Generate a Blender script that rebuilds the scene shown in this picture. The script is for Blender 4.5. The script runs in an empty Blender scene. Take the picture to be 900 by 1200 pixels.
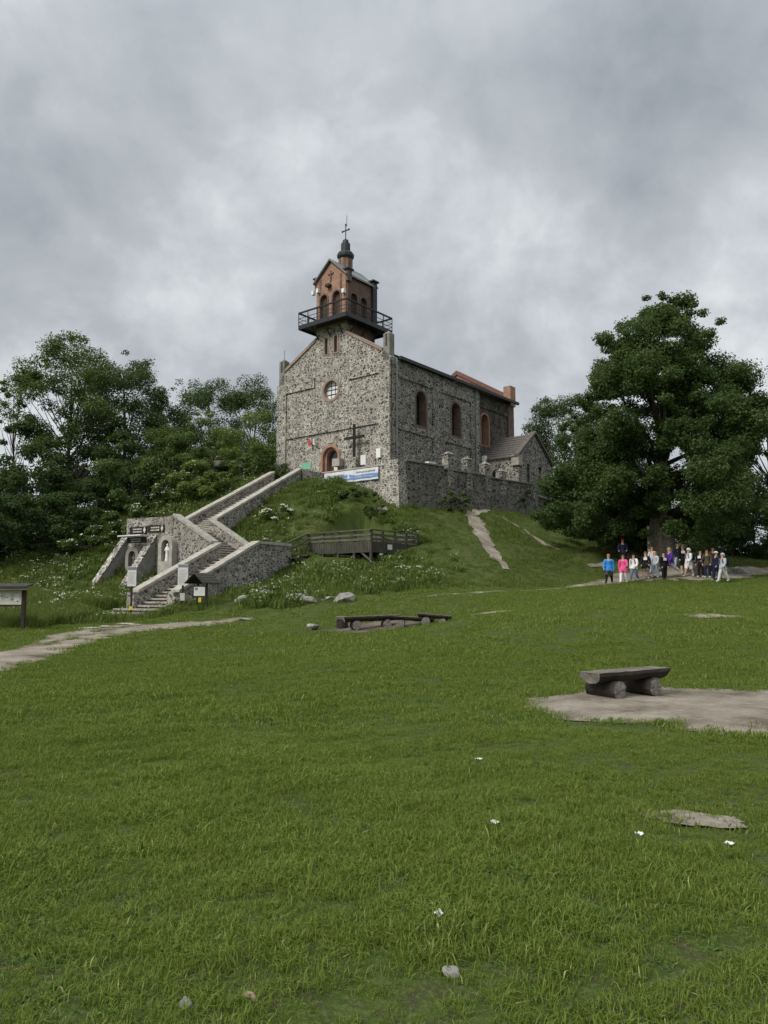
import bpy, bmesh, math, random
import numpy as np
from mathutils import Vector, Matrix
from mathutils.geometry import tessellate_polygon

random.seed(7)
SC = bpy.context.scene
COL = SC.collection

# ------------------------------------------------------------------ camera
F = 900.0                      # focal length in photograph pixels (900 x 1200)
TH = math.atan(97 / 900)       # upward pitch
CZ = 1.6
cam_data = bpy.data.cameras.new('camera')
cam = bpy.data.objects.new('camera', cam_data)
COL.objects.link(cam)
cam.location = (0, 0, CZ)
cam.rotation_euler = (math.pi / 2 + TH, 0, 0)
cam_data.sensor_fit = 'VERTICAL'
cam_data.sensor_height = 24
cam_data.lens = 24 * F / 1200
cam_data.clip_start = 0.05
cam_data.clip_end = 20000
SC.camera = cam

# ------------------------------------------------------------------ world, sun, exposure
SUN_EL, SUN_AZ = math.radians(43), math.radians(230)   # azimuth clockwise from +Y: behind the camera, to the left
world = bpy.data.worlds.new('World'); SC.world = world; world.use_nodes = True
def build_world():
    nt = world.node_tree; nt.nodes.clear(); N = nt.nodes.new; L = nt.links.new
    out = N('ShaderNodeOutputWorld')
    sky = N('ShaderNodeTexSky'); sky.sky_type = 'NISHITA'; sky.sun_disc = False
    sky.sun_elevation = SUN_EL; sky.sun_rotation = SUN_AZ
    bg1 = N('ShaderNodeBackground'); bg1.inputs[1].default_value = 0.08
    L(sky.outputs[0], bg1.inputs[0])
    tc = N('ShaderNodeTexCoord'); sep = N('ShaderNodeSeparateXYZ'); L(tc.outputs['Generated'], sep.inputs[0])
    def M(op, a, b=None, clamp=False):
        m = N('ShaderNodeMath'); m.operation = op; m.use_clamp = clamp
        for i, x in enumerate((a, b)):
            if x is None: continue
            if isinstance(x, (int, float)): m.inputs[i].default_value = x
            else: L(x, m.inputs[i])
        return m.outputs[0]
    zz = M('ADD', M('MAXIMUM', sep.outputs[2], 0.0), 0.8)
    cmb = N('ShaderNodeCombineXYZ'); L(M('DIVIDE', sep.outputs[0], zz), cmb.inputs[0]); L(M('DIVIDE', sep.outputs[1], zz), cmb.inputs[1])
    def noise(scale, detail, rough, off, dist=0.0):
        mp = N('ShaderNodeMapping'); L(cmb.outputs[0], mp.inputs[0]); mp.inputs['Location'].default_value = off
        n = N('ShaderNodeTexNoise'); L(mp.outputs[0], n.inputs['Vector'])
        n.inputs['Scale'].default_value = scale; n.inputs['Detail'].default_value = detail
        n.inputs['Roughness'].default_value = rough; n.inputs['Distortion'].default_value = dist
        return n.outputs[0]
    big = noise(1.5, 3, 0.5, (3.1, 7.7, 0.0), 0.25)
    mid = noise(4.4, 9, 0.56, (11.2, 4.3, 2.0), 0.25)
    fine = noise(13.0, 7, 0.58, (1.4, 9.3, 5.0), 0.3)
    # broad cloud masses seen in the photograph: (u, v, radius, gain)
    acc = None
    for u, v, r, g in SKY_MASSES:
        d = Vector(((u - 450) / F, math.cos(TH) - (600 - v) / F * math.sin(TH), math.sin(TH) + (600 - v) / F * math.cos(TH))).normalized()
        dt = N('ShaderNodeVectorMath'); dt.operation = 'DISTANCE'; L(tc.outputs['Generated'], dt.inputs[0]); dt.inputs[1].default_value = d
        q = M('DIVIDE', dt.outputs['Value'], r)
        e = M('MULTIPLY', M('EXPONENT', M('MULTIPLY', M('MULTIPLY', q, q), -1.0)), g)
        acc = e if acc is None else M('ADD', acc, e)
    s = M('ADD', M('ADD', M('MULTIPLY', big, 0.34), M('MULTIPLY', mid, 0.74)), M('MULTIPLY', fine, 0.30))
    s = M('SUBTRACT', s, 0.15)
    s = M('ADD', s, M('MULTIPLY', acc, M('ADD', M('MULTIPLY', mid, 0.9), 0.55)))
    s = M('ADD', M('MULTIPLY', M('SUBTRACT', s, 0.5), 1.22), 0.475)
    cr = N('ShaderNodeValToRGB'); L(s, cr.inputs[0])
    e = cr.color_ramp.elements
    e[0].position = 0.12; e[0].color = (0.19, 0.21, 0.23, 1)
    x = e.new(0.30); x.color = (0.240, 0.264, 0.288, 1)
    e[1].position = 0.84; e[1].color = (0.80, 0.805, 0.82, 1)
    x = e.new(0.44); x.color = (0.325, 0.346, 0.366, 1)
    x = e.new(0.56); x.color = (0.42, 0.44, 0.458, 1)
    x = e.new(0.69); x.color = (0.55, 0.567, 0.583, 1)
    # an overcast sky grows brighter towards the zenith
    zen = M('ADD', M('MULTIPLY', M('POWER', M('MAXIMUM', sep.outputs[2], 0.0), 4.0), 1.8), 1.0)
    bg2 = N('ShaderNodeBackground'); L(cr.outputs[0], bg2.inputs[0]); L(M('MULTIPLY', zen, 0.78), bg2.inputs[1])
    mix = N('ShaderNodeMixShader'); mix.inputs[0].default_value = 0.95
    L(bg1.outputs[0], mix.inputs[1]); L(bg2.outputs[0], mix.inputs[2]); L(mix.outputs[0], out.inputs[0])
SKY_MASSES = [(585, 285, 0.12, 0.12), (640, 245, 0.08, 0.05), (850, 350, 0.22, 0.20), (790, 150, 0.28, -0.23), (280, 95, 0.20, -0.12), (600, 90, 0.25, -0.06), (880, 30, 0.25, -0.03), (330, 175, 0.16, 0.08),
              (20, 275, 0.12, -0.13), (50, 70, 0.14, 0.05), (230, 300, 0.12, -0.05), (110, 165, 0.10, -0.08), (520, 380, 0.12, -0.05), (60, 400, 0.12, 0.04)]
build_world()
sd = bpy.data.lights.new('sun', 'SUN'); sun = bpy.data.objects.new('sun', sd); COL.objects.link(sun)
sd.energy = 1.5; sd.angle = math.radians(24); sd.color = (1.0, 0.965, 0.90)
_d = Vector((math.sin(SUN_AZ) * math.cos(SUN_EL), math.cos(SUN_AZ) * math.cos(SUN_EL), math.sin(SUN_EL)))
sun.rotation_euler = _d.to_track_quat('Z', 'Y').to_euler()
sun.location = (-30, -20, 60)
SC.view_settings.view_transform = 'Standard'; SC.view_settings.look = 'None'
SC.view_settings.exposure = 0.88; SC.view_settings.gamma = 1.0; SC.view_settings.use_curve_mapping = False
SC.cycles.max_bounces = 6; SC.cycles.diffuse_bounces = 2; SC.cycles.transparent_max_bounces = 6
SC.cycles.use_denoising = True

# ------------------------------------------------------------------ measuring helpers
OR = np.array([0, 0, CZ])
def ray(u, v):
    cx = (u - 450) / F; cy = (600 - v) / F
    return np.array([cx, math.cos(TH) - cy * math.sin(TH), math.sin(TH) + cy * math.cos(TH)])
def P(u, v, Y):
    d = ray(u, v); return OR + d * (Y / d[1])
def onplane(u, v, org, dr):
    d = ray(u, v); n = np.array([-dr[1], dr[0], 0.0]); org = np.array([org[0], org[1], 0.0])
    t = ((org - OR) @ n) / (d @ n); p = OR + d * t
    return float((p - org) @ np.array([dr[0], dr[1], 0])), float(p[2])
def unit(x, y):
    l = math.hypot(x, y); return np.array([x / l, y / l, 0.0])

# church frame: corner nearest the camera, direction along the front (to the left), along the side (to the right)
A = unit(-.7805, .6252); B = unit(.6252, .7805); C0 = np.array([.5, 56.0, 0.0])
FLOOR = 10.05
# staircase frame
f1 = unit(.5, .866); f2 = unit(-.866, .5); rr = unit(.866, -.5)
S_L0 = np.array([-12.6, 39.0, 0.0]); S_L1 = S_L0 + f1 * 6.03
S_W1 = 2.8; S_R0 = S_L0 + rr * S_W1; S_R1 = S_R0 + f1 * 6.03; S_RC = S_R1 + f1 * 3.0
S_L2 = S_L1 + f2 * 3.3; S_Q = S_L2 + f1 * 3.0
Z1, Z2, Z3 = 3.65, 5.5, FLOOR
S_E3 = S_Q + f1 * 9.3; S_F3 = S_Q + f2 * 2.8; S_G3 = S_F3 + f1 * 9.6
# terrace
TT = np.array([.935, 53.35, 0.0]); BNR = TT + A * 6.92; TM = np.array([12.2, 63.4, 0.0]); TE = np.array([15.7, 68.5, 0.0])
# wooden viewing deck
DK = np.array([-.78, 44.0, 0.0]); DA = unit(-.79, .61); DB = unit(.61, .79)

# ------------------------------------------------------------------ terrain height
CTRL = []
def cp(*pts):
    for u, v, Y in pts:
        p = P(u, v, Y); CTRL.append((p[0], p[1], p[2]))
for x in (-14, -7, 0, 7, 14):
    for y in (-14, -6, 0, 6, 12): CTRL.append((x, y, 0.0))
cp((455, 740, 28), (200, 765, 21.5), (20, 765, 20), (130, 738, 30), (27, 735, 31), (185, 722, 38), (300, 722, 34), (405, 704, 35), (600, 718, 27), (830, 722, 26),
   (560, 697, 37), (665, 690, 40), (714, 685, 42), (790, 677, 43.5), (848, 682, 42), (790, 656, 49), (720, 640, 52), (890, 672, 46), (820, 655, 54),
   (650, 609, 67), (600, 600, 61), (560, 601, 57), (590, 665, 46), (650, 640, 54), (700, 650, 56), (680, 670, 48), (640, 690, 41), (490, 676, 41), (520, 640, 48),
   (470, 600, 52.2), (450, 600, 51.6), (410, 574, 53.5), (385, 572, 53.5), (434, 663, 44), (400, 668, 43.5), (350, 608, 50), (350, 570, 54.5), (300, 610, 50.5), (400, 610, 49),
   (130, 704, 43), (100, 706, 40), (60, 690, 45), (100, 645, 52), (140, 600, 58), (200, 590, 60), (300, 556, 66), (210, 713, 37.2), (250, 702, 39), (300, 688, 42.5), (338, 670, 44.6), (370, 676, 41),
   (60, 718, 37), (0, 700, 40), (-100, 690, 45), (20, 640, 60), (-150, 650, 60))
for p in ((0, 66, 10), (8, 72, 9.5), (-8, 72, 11), (0, 84, 8), (-16, 84, 8), (16, 84, 6), (24, 74, 6), (32, 60, 4.2), (34, 44, 2.4), (30, 28, 1.0), (24, 16, .2), (-30, 70, 5), (-34, 50, 2), (-30, 30, .2),
          (-22, 18, 0), (-30, 100, 4), (0, 110, 5), (30, 100, 3), (44, 70, 2), (-50, 60, 2)):
    CTRL.append(p)
_c = np.array(CTRL)
def _fit():
    n = len(_c); d = np.hypot(_c[:, None, 0] - _c[None, :, 0], _c[:, None, 1] - _c[None, :, 1])
    K = np.sqrt(d * d + 4.0); K[np.arange(n), np.arange(n)] -= 0.25
    Q = np.hstack([np.ones((n, 1)), _c[:, :2]])
    M = np.block([[K, Q], [Q.T, np.zeros((3, 3))]])
    return np.linalg.solve(M, np.concatenate([_c[:, 2], np.zeros(3)]))
_w = _fit()
def in_poly(x, y, poly):
    r = np.zeros(np.shape(x), bool); j = len(poly) - 1
    for i in range(len(poly)):
        xi, yi = poly[i][:2]; xj, yj = poly[j][:2]
        c = ((yi > y) != (yj > y)) & (x < (xj - xi) * (y - yi) / (yj - yi + 1e-12) + xi)
        r ^= c; j = i
    return r
TERR_POLY = [S_E3, BNR, TT, TM, TE, TE + B * 1.5 + A * 4, C0 + B * 21 + A * 1, C0 + B * 21 + A * 13.5, C0 + A * 14.5 - B * 1, S_G3]
def h(x, y):
    x = np.asarray(x, float); y = np.asarray(y, float); sh = x.shape; x = x.ravel(); y = y.ravel()
    out = np.empty(len(x))
    for k in range(0, len(x), 20000):
        xs = x[k:k + 20000]; ys = y[k:k + 20000]
        d2 = (xs[:, None] - _c[None, :, 0]) ** 2 + (ys[:, None] - _c[None, :, 1]) ** 2
        out[k:k + 20000] = np.sqrt(d2 + 4.0) @ _w[:-3] + _w[-3] + _w[-2] * xs + _w[-1] * ys
    # gentle unevenness
    out += 0.028 * np.sin(x * 1.7 + 0.6 * np.sin(y * .9)) * np.sin(y * 1.3 + 1.1) + 0.05 * np.sin(x * .55 + 2) * np.sin(y * .47 + .5)
    hb = np.clip((out - 1.8) / 2.5, 0, 1); out += hb * (0.10 * np.sin(x * 1.9 + y * .7) * np.sin(y * 1.6 - x * .5) + .07 * np.sin(x * 3.7 + 1) * np.sin(y * 3.3))
    r = np.hypot(x, y - 40); w = np.clip((130 - r) / 60, 0, 1); w = w * w * (3 - 2 * w)
    out = np.clip(out, -40, 14) * w + (1 - w) * (-25 - 35 * np.clip((r - 130) / 600, 0, 1))
    # kept below the built floors
    def ramp(org, dr, ln, wd, wdir, z0, z1):
        s = (x - org[0]) * dr[0] + (y - org[1]) * dr[1]; t = (x - org[0]) * wdir[0] + (y - org[1]) * wdir[1]
        ins = (s > -.3) & (s < ln + .3) & (t > -.2) & (t < wd + .2)
        zz = z0 + (z1 - z0) * np.clip(s / ln, 0, 1) - .45
        out[ins] = np.minimum(out[ins], zz[ins])
    ramp(S_L0, f1, 6.03, S_W1, rr, .9, Z1); ramp(S_L1 + rr * S_W1, f2, S_W1 + .2, 3.0, f1, Z1, Z1); ramp(S_L1, f2, 3.3, 3.0, f1, Z1, Z2)
    ramp(S_L2, f2, 2.8, 3.0, f1, Z2, Z2); ramp(S_Q, f1, 9.6, 2.8, f2, Z2, Z3); ramp(S_L0 - f1 * 1.4, f1, 1.4, 2.8, rr, .35, .9)
    ins = in_poly(x, y, [DK - DA * .15 - DB * .15, DK + DA * 5.1 - DB * .15, DK + DA * 5.1 + DB * 4.9, DK - DA * .15 + DB * 4.9]); out[ins] = np.minimum(out[ins], float(P(434, 647, 44)[2]) - .2)
    ins = in_poly(x, y, TERR_POLY); out[ins] = np.minimum(out[ins], FLOOR - .5)
    return out.reshape(sh)
def hz(x, y): return float(h(np.array([x]), np.array([y]))[0])
def G(u, v, y0=2.0, y1=110):
    """first point of the ground seen along the ray of pixel (u, v)"""
    d = ray(u, v); Y = np.linspace(y0, y1, 1400); pts = OR + np.outer(Y / d[1], d)
    df = pts[:, 2] - h(pts[:, 0], pts[:, 1]); k = np.argmax(df < 0)
    if df[k] >= 0: k = len(Y) - 1
    a0, a1 = Y[max(k - 1, 0)], Y[k]
    for _ in range(18):
        m = .5 * (a0 + a1); q = OR + d * (m / d[1])
        if q[2] - hz(q[0], q[1]) < 0: a1 = m
        else: a0 = m
    q = OR + d * (a1 / d[1]); q[2] = hz(q[0], q[1]); return q

# ------------------------------------------------------------------ materials
def nodemat(name):
    m = bpy.data.materials.new(name); m.use_nodes = True; nt = m.node_tree; nt.nodes.clear()
    out = nt.nodes.new('ShaderNodeOutputMaterial'); bs = nt.nodes.new('ShaderNodeBsdfPrincipled'); nt.links.new(bs.outputs[0], out.inputs[0])
    return m, nt, nt.nodes.new, nt.links.new, bs, out
def rgb(c): return (c[0], c[1], c[2], 1)
def n_noise(N, L, vec, scale, detail=4, rough=.55, dist=0):
    n = N('ShaderNodeTexNoise'); n.inputs['Scale'].default_value = scale; n.inputs['Detail'].default_value = detail
    n.inputs['Roughness'].default_value = rough; n.inputs['Distortion'].default_value = dist
    if vec is not None: L(vec, n.inputs['Vector'])
    return n
def n_ramp(N, L, fac, stops, interp='LINEAR'):
    r = N('ShaderNodeValToRGB'); r.color_ramp.interpolation = interp; L(fac, r.inputs[0]); e = r.color_ramp.elements
    e[0].position, e[0].color = stops[0][0], rgb(stops[0][1]); e[1].position, e[1].color = stops[-1][0], rgb(stops[-1][1])
    for p, c in stops[1:-1]:
        x = e.new(p); x.color = rgb(c)
    return r.outputs[0]
def n_mix(N, L, fac, a, b, bt='MIX'):
    m = N('ShaderNodeMix'); m.data_type = 'RGBA'; m.blend_type = bt
    for i, x in ((0, fac), (6, a), (7, b)):
        if isinstance(x, (int, float)): m.inputs[i].default_value = x
        elif isinstance(x, (tuple, list)): m.inputs[i].default_value = rgb(x)
        else: L(x, m.inputs[i])
    return m.outputs[2]
def n_bump(N, L, hgt, strength, dist, bs):
    b = N('ShaderNodeBump'); b.inputs['Strength'].default_value = strength; b.inputs['Distance'].default_value = dist
    L(hgt, b.inputs['Height']); L(b.outputs[0], bs.inputs['Normal'])
def plain(name, col, rough=.7, var=.25, scale=6, metal=0.0, bump=.15, bdist=.01, spec=.3):
    m, nt, N, L, bs, out = nodemat(name)
    g = N('ShaderNodeNewGeometry'); n = n_noise(N, L, g.outputs['Position'], scale, 5, .6)
    lo = tuple(c * (1 - var) for c in col); hi = tuple(min(1, c * (1 + var)) for c in col)
    L(n_ramp(N, L, n.outputs[0], [(.3, lo), (.7, hi)]), bs.inputs['Base Color'])
    bs.inputs['Roughness'].default_value = rough; bs.inputs['Metallic'].default_value = metal; bs.inputs['Specular IOR Level'].default_value = spec
    if bump: n_bump(N, L, n.outputs[0], bump, bdist, bs)
    return m
def rubble(name, scale, mortar, lo, mid, hi, edge=.09, stain=.35, zs=1.15):
    """field-stone masonry: dark uneven stones in wide pale mortar"""
    m, nt, N, L, bs, out = nodemat(name)
    g = N('ShaderNodeNewGeometry'); pos = g.outputs['Position']
    mp = N('ShaderNodeMapping'); mp.inputs['Scale'].default_value = (1, 1, zs); L(pos, mp.inputs[0])
    nz = n_noise(N, L, pos, 3.2, 3, .6)
    ad = N('ShaderNodeVectorMath'); ad.operation = 'MULTIPLY_ADD'; L(nz.outputs['Color'], ad.inputs[0]); ad.inputs[1].default_value = (.30, .30, .30); L(mp.outputs[0], ad.inputs[2])
    v1 = N('ShaderNodeTexVoronoi'); v1.feature = 'F1'; v1.inputs['Scale'].default_value = scale; v1.inputs['Randomness'].default_value = .95; L(ad.outputs[0], v1.inputs['Vector'])
    v2 = N('ShaderNodeTexVoronoi'); v2.feature = 'DISTANCE_TO_EDGE'; v2.inputs['Scale'].default_value = scale; v2.inputs['Randomness'].default_value = .95; L(ad.outputs[0], v2.inputs['Vector'])
    sp = N('ShaderNodeSeparateColor'); L(v1.outputs['Color'], sp.inputs[0])
    stone = n_ramp(N, L, sp.outputs[0], [(0, lo), (.55, mid), (.82, tuple((a + b) / 2 for a, b in zip(mid, hi))), (1, hi)])
    big = n_noise(N, L, pos, .35, 4, .6); fn = n_noise(N, L, pos, 22, 4, .7)
    # mortar width varies from stone to stone
    th = N('ShaderNodeMath'); th.operation = 'MULTIPLY_ADD'; L(sp.outputs[1], th.inputs[0]); th.inputs[1].default_value = edge * 1.5; th.inputs[2].default_value = edge * .35
    df = N('ShaderNodeMath'); df.operation = 'SUBTRACT'; L(v2.outputs['Distance'], df.inputs[0]); L(th.outputs[0], df.inputs[1])
    mk = N('ShaderNodeMapRange'); L(df.outputs[0], mk.inputs[0]); mk.inputs[1].default_value = -.018; mk.inputs[2].default_value = .03
    mort = n_mix(N, L, big.outputs[0], tuple(c * (1 - stain) for c in mortar), tuple(min(1, c * (1 + stain * .6)) for c in mortar))
    mort = n_mix(N, L, .35, mort, n_ramp(N, L, fn.outputs[0], [(.3, (.35,) * 3), (.7, (1,) * 3)]), 'MULTIPLY')
    stone = n_mix(N, L, .4, stone, n_ramp(N, L, fn.outputs[0], [(.3, (.4,) * 3), (.7, (1,) * 3)]), 'MULTIPLY')
    col = n_mix(N, L, mk.outputs[0], mort, stone)
    # rain streaks and weathering
    mp2 = N('ShaderNodeMapping'); mp2.inputs['Scale'].default_value = (1.1, 1.1, .12); L(pos, mp2.inputs[0])
    st = n_noise(N, L, mp2.outputs[0], 1.6, 5, .65)
    col = n_mix(N, L, .55, col, n_ramp(N, L, st.outputs[0], [(.38, (.62, .61, .6)), (.6, (1, 1, 1))]), 'MULTIPLY')
    L(col, bs.inputs['Base Color']); bs.inputs['Roughness'].default_value = .9; bs.inputs['Specular IOR Level'].default_value = .2
    hh = N('ShaderNodeMath'); hh.operation = 'ADD'; L(mk.outputs[0], hh.inputs[0])
    h2 = N('ShaderNodeMath'); h2.operation = 'MULTIPLY'; L(fn.outputs[0], h2.inputs[0]); h2.inputs[1].default_value = .6; L(h2.outputs[0], hh.inputs[1])
    n_bump(N, L, hh.outputs[0], .55, .03, bs)
    return m
def brick(name, c1, c2, mortar, dirty=.4):
    m, nt, N, L, bs, out = nodemat(name)
    g = N('ShaderNodeNewGeometry'); sp = N('ShaderNodeSeparateXYZ')
    dt = N('ShaderNodeVectorMath'); dt.operation = 'DOT_PRODUCT'; L(g.outputs['Position'], dt.inputs[0]); dt.inputs[1].default_value = tuple(A + B)
    L(g.outputs['Position'], sp.inputs[0]); cb = N('ShaderNodeCombineXYZ'); L(dt.outputs['Value'], cb.inputs[0]); L(sp.outputs[2], cb.inputs[1])
    br = N('ShaderNodeTexBrick'); L(cb.outputs[0], br.inputs[0]); br.inputs['Scale'].default_value = 1.0
    br.inputs['Brick Width'].default_value = .27; br.inputs['Row Height'].default_value = .085; br.inputs['Mortar Size'].default_value = .010
    br.inputs['Color1'].default_value = rgb(c1); br.inputs['Color2'].default_value = rgb(c2); br.inputs['Mortar'].default_value = rgb(mortar)
    n = n_noise(N, L, g.outputs['Position'], 2.2, 6, .65)
    col = n_mix(N, L, dirty, br.outputs[0], n_ramp(N, L, n.outputs[0], [(.32, (.35, .34, .33)), (.62, (1.0, 1, 1))]), 'MULTIPLY')
    L(col, bs.inputs['Base Color']); bs.inputs['Roughness'].default_value = .9; bs.inputs['Specular IOR Level'].default_value = .2
    n_bump(N, L, br.outputs['Fac'], -.4, .01, bs)
    return m
def wood(name, lo, hi, axis=(1, 0, 0), sc=1.0, rough=.85):
    m, nt, N, L, bs, out = nodemat(name)
    tc = N('ShaderNodeTexCoord'); mp = N('ShaderNodeMapping'); L(tc.outputs['Object'], mp.inputs[0])
    s = [14 * sc] * 3
    for i in range(3):
        if axis[i]: s[i] = 1.2 * sc
    mp.inputs['Scale'].default_value = s
    n = n_noise(N, L, mp.outputs[0], 1.6, 6, .7, .4); n2 = n_noise(N, L, tc.outputs['Object'], 2.0 * sc, 4, .6)
    c = n_ramp(N, L, n.outputs[0], [(.3, lo), (.72, hi)])
    c = n_mix(N, L, .6, c, n_ramp(N, L, n2.outputs[0], [(.35, (.5, .5, .48)), (.65, (1, 1, 1))]), 'MULTIPLY')
    L(c, bs.inputs['Base Color']); bs.inputs['Roughness'].default_value = rough; bs.inputs['Specular IOR Level'].default_value = .25
    n_bump(N, L, n.outputs[0], .6, .012, bs)
    return m
def leafmat(name, lo, hi, trans=.3, rough=.55, big=.25):
    m, nt, N, L, bs, out = nodemat(name)
    g = N('ShaderNodeNewGeometry'); n = n_noise(N, L, g.outputs['Position'], big, 3, .6)
    ad = N('ShaderNodeMath'); ad.operation = 'MULTIPLY_ADD'; L(g.outputs['Random Per Island'], ad.inputs[0]); ad.inputs[1].default_value = .6
    sb = N('ShaderNodeMath'); sb.operation = 'MULTIPLY'; L(n.outputs[0], sb.inputs[0]); sb.inputs[1].default_value = .55; L(sb.outputs[0], ad.inputs[2])
    c = n_ramp(N, L, ad.outputs[0], [(.15, lo), (.95, hi)])
    L(c, bs.inputs['Base Color']); bs.inputs['Roughness'].default_value = rough; bs.inputs['Specular IOR Level'].default_value = .16
    tr = N('ShaderNodeBsdfTranslucent'); L(n_mix(N, L, .5, c, (hi[0] * 1.3, hi[1] * 1.4, hi[2] * .7)), tr.inputs[0])
    mx = N('ShaderNodeMixShader'); mx.inputs[0].default_value = trans; L(bs.outputs[0], mx.inputs[1]); L(tr.outputs[0], mx.inputs[2]); L(mx.outputs[0], out.inputs[0])
    return m
def grassmat(name, c_lo, c_hi, dry, dryamt=.12, trans=.3):
    """colour varies from tuft to tuft and in wide uneven patches over the meadow"""
    m, nt, N, L, bs, out = nodemat(name)
    g = N('ShaderNodeNewGeometry'); oi = N('ShaderNodeObjectInfo')
    n1 = n_noise(N, L, g.outputs['Position'], .42, 4, .6); n2 = n_noise(N, L, g.outputs['Position'], 3.6, 4, .65)
    a = N('ShaderNodeMath'); a.operation = 'MULTIPLY_ADD'; L(n1.outputs[0], a.inputs[0]); a.inputs[1].default_value = 1.15
    b = N('ShaderNodeMath'); b.operation = 'MULTIPLY'; L(n2.outputs[0], b.inputs[0]); b.inputs[1].default_value = 1.0; L(b.outputs[0], a.inputs[2])
    c2 = N('ShaderNodeMath'); c2.operation = 'MULTIPLY_ADD'; L(oi.outputs['Random'], c2.inputs[0]); c2.inputs[1].default_value = .5; L(a.outputs[0], c2.inputs[2])
    col = n_ramp(N, L, c2.outputs[0], [(.88, c_lo), (1.28, tuple((p * .55 + q * .45) for p, q in zip(c_lo, c_hi))), (1.72, c_hi)])
    ri = n_ramp(N, L, g.outputs['Random Per Island'], [(1 - dryamt - .03, (0, 0, 0)), (1 - dryamt + .03, (1, 1, 1))])
    col = n_mix(N, L, ri, col, dry)
    L(col, bs.inputs['Base Color']); bs.inputs['Roughness'].default_value = .6; bs.inputs['Specular IOR Level'].default_value = .14
    tr = N('ShaderNodeBsdfTranslucent'); L(col, tr.inputs[0])
    mx = N('ShaderNodeMixShader'); mx.inputs[0].default_value = trans; L(bs.outputs[0], mx.inputs[1]); L(tr.outputs[0], mx.inputs[2]); L(mx.outputs[0], out.inputs[0])
    return m
def soil(name, c1, c2, c3):
    m, nt, N, L, bs, out = nodemat(name)
    g = N('ShaderNodeNewGeometry'); p = g.outputs['Position']
    n1 = n_noise(N, L, p, .9, 6, .65); n2 = n_noise(N, L, p, 11, 6, .7); v = N('ShaderNodeTexVoronoi'); v.inputs['Scale'].default_value = 16; L(p, v.inputs['Vector'])
    c = n_ramp(N, L, n1.outputs[0], [(.34, c1), (.47, c2), (.64, c3)])
    c = n_mix(N, L, .55, c, n_ramp(N, L, n2.outputs[0], [(.3, (.45, .43, .4)), (.65, (1.05, 1.05, 1.05))]), 'MULTIPLY')
    peb = n_ramp(N, L, v.outputs['Distance'], [(.10, (1, 1, 1)), (.2, (0, 0, 0))])
    c = n_mix(N, L, n_mix(N, L, .5, peb, (0, 0, 0)), c, (.40, .38, .34))
    L(c, bs.inputs['Base Color']); bs.inputs['Roughness'].default_value = .95; bs.inputs['Specular IOR Level'].default_value = .15
    n_bump(N, L, n2.outputs[0], .7, .03, bs); return m
def groundmat(name):
    m, nt, N, L, bs, out = nodemat(name)
    g = N('ShaderNodeNewGeometry'); p = g.outputs['Position']
    n1 = n_noise(N, L, p, .5, 5, .62); n2 = n_noise(N, L, p, 9, 6, .72); n3 = n_noise(N, L, p, 34, 4, .75)
    c = n_ramp(N, L, n1.outputs[0], [(.32, (.042, .070, .012)), (.55, (.070, .108, .020)), (.72, (.105, .098, .045))])
    c = n_mix(N, L, .7, c, n_ramp(N, L, n2.outputs[0], [(.3, (.35, .36, .33)), (.68, (1.15, 1.15, 1.1))]), 'MULTIPLY')
    c = n_mix(N, L, n_ramp(N, L, n2.outputs[0], [(.38, (1, 1, 1)), (.5, (0, 0, 0))]), c, (.066, .062, .034))
    c = n_mix(N, L, n_ramp(N, L, n3.outputs[0], [(.5, (0, 0, 0)), (.62, (1, 1, 1))]), c, (.105, .125, .045))
    L(c, bs.inputs['Base Color']); bs.inputs['Roughness'].default_value = .95; bs.inputs['Specular IOR Level'].default_value = .1
    n_bump(N, L, n3.outputs[0], .8, .04, bs); return m

MT = {}
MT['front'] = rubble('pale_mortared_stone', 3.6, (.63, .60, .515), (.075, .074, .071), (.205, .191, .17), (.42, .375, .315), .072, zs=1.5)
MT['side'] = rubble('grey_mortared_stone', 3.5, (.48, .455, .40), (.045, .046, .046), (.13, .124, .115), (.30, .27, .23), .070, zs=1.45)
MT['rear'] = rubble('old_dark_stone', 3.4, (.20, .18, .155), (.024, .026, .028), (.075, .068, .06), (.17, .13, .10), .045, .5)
MT['terrace'] = rubble('weathered_terrace_stone', 3.2, (.29, .275, .24), (.042, .043, .042), (.115, .108, .097), (.24, .22, .19), .06, .5, 1.5)
MT['stair'] = rubble('staircase_stone', 4.0, (.50, .47, .405), (.075, .074, .070), (.20, .188, .168), (.38, .34, .285), .066, .4, 1.5)
MT['coping'] = plain('concrete_coping', (.355, .335, .285), .9, .28, 3.0, bump=.3)
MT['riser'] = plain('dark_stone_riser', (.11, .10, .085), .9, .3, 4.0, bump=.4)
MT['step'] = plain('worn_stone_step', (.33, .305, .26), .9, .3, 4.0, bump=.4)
MT['pier'] = plain('grey_concrete', (.20, .195, .17), .9, .3, 2.2, bump=.4)
MT['render'] = plain('rough_grey_render', (.235, .225, .20), .95, .28, 2.5, bump=.5, bdist=.02)
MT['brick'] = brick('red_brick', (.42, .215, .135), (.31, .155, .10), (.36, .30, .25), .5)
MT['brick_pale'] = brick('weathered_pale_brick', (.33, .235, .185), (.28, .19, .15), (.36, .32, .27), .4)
MT['brick_dark'] = brick('soot_brown_brick', (.20, .125, .095), (.135, .085, .068), (.20, .17, .145), .5)  # darker brown brick for tower sides, slots and window surrounds
MT['metal'] = plain('black_painted_steel', (.017, .018, .022), .45, .2, 5, bump=0, spec=.4)
MT['slate'] = plain('dark_roof_sheet', (.030, .032, .037), .55, .25, 3, bump=.2)
MT['zinc'] = plain('grey_green_zinc', (.16, .175, .17), .5, .2, 3, bump=.1, spec=.45)
MT['tile'] = plain('grey_brown_roof_tile', (.115, .10, .088), .8, .35, 5, bump=.3)
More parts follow.
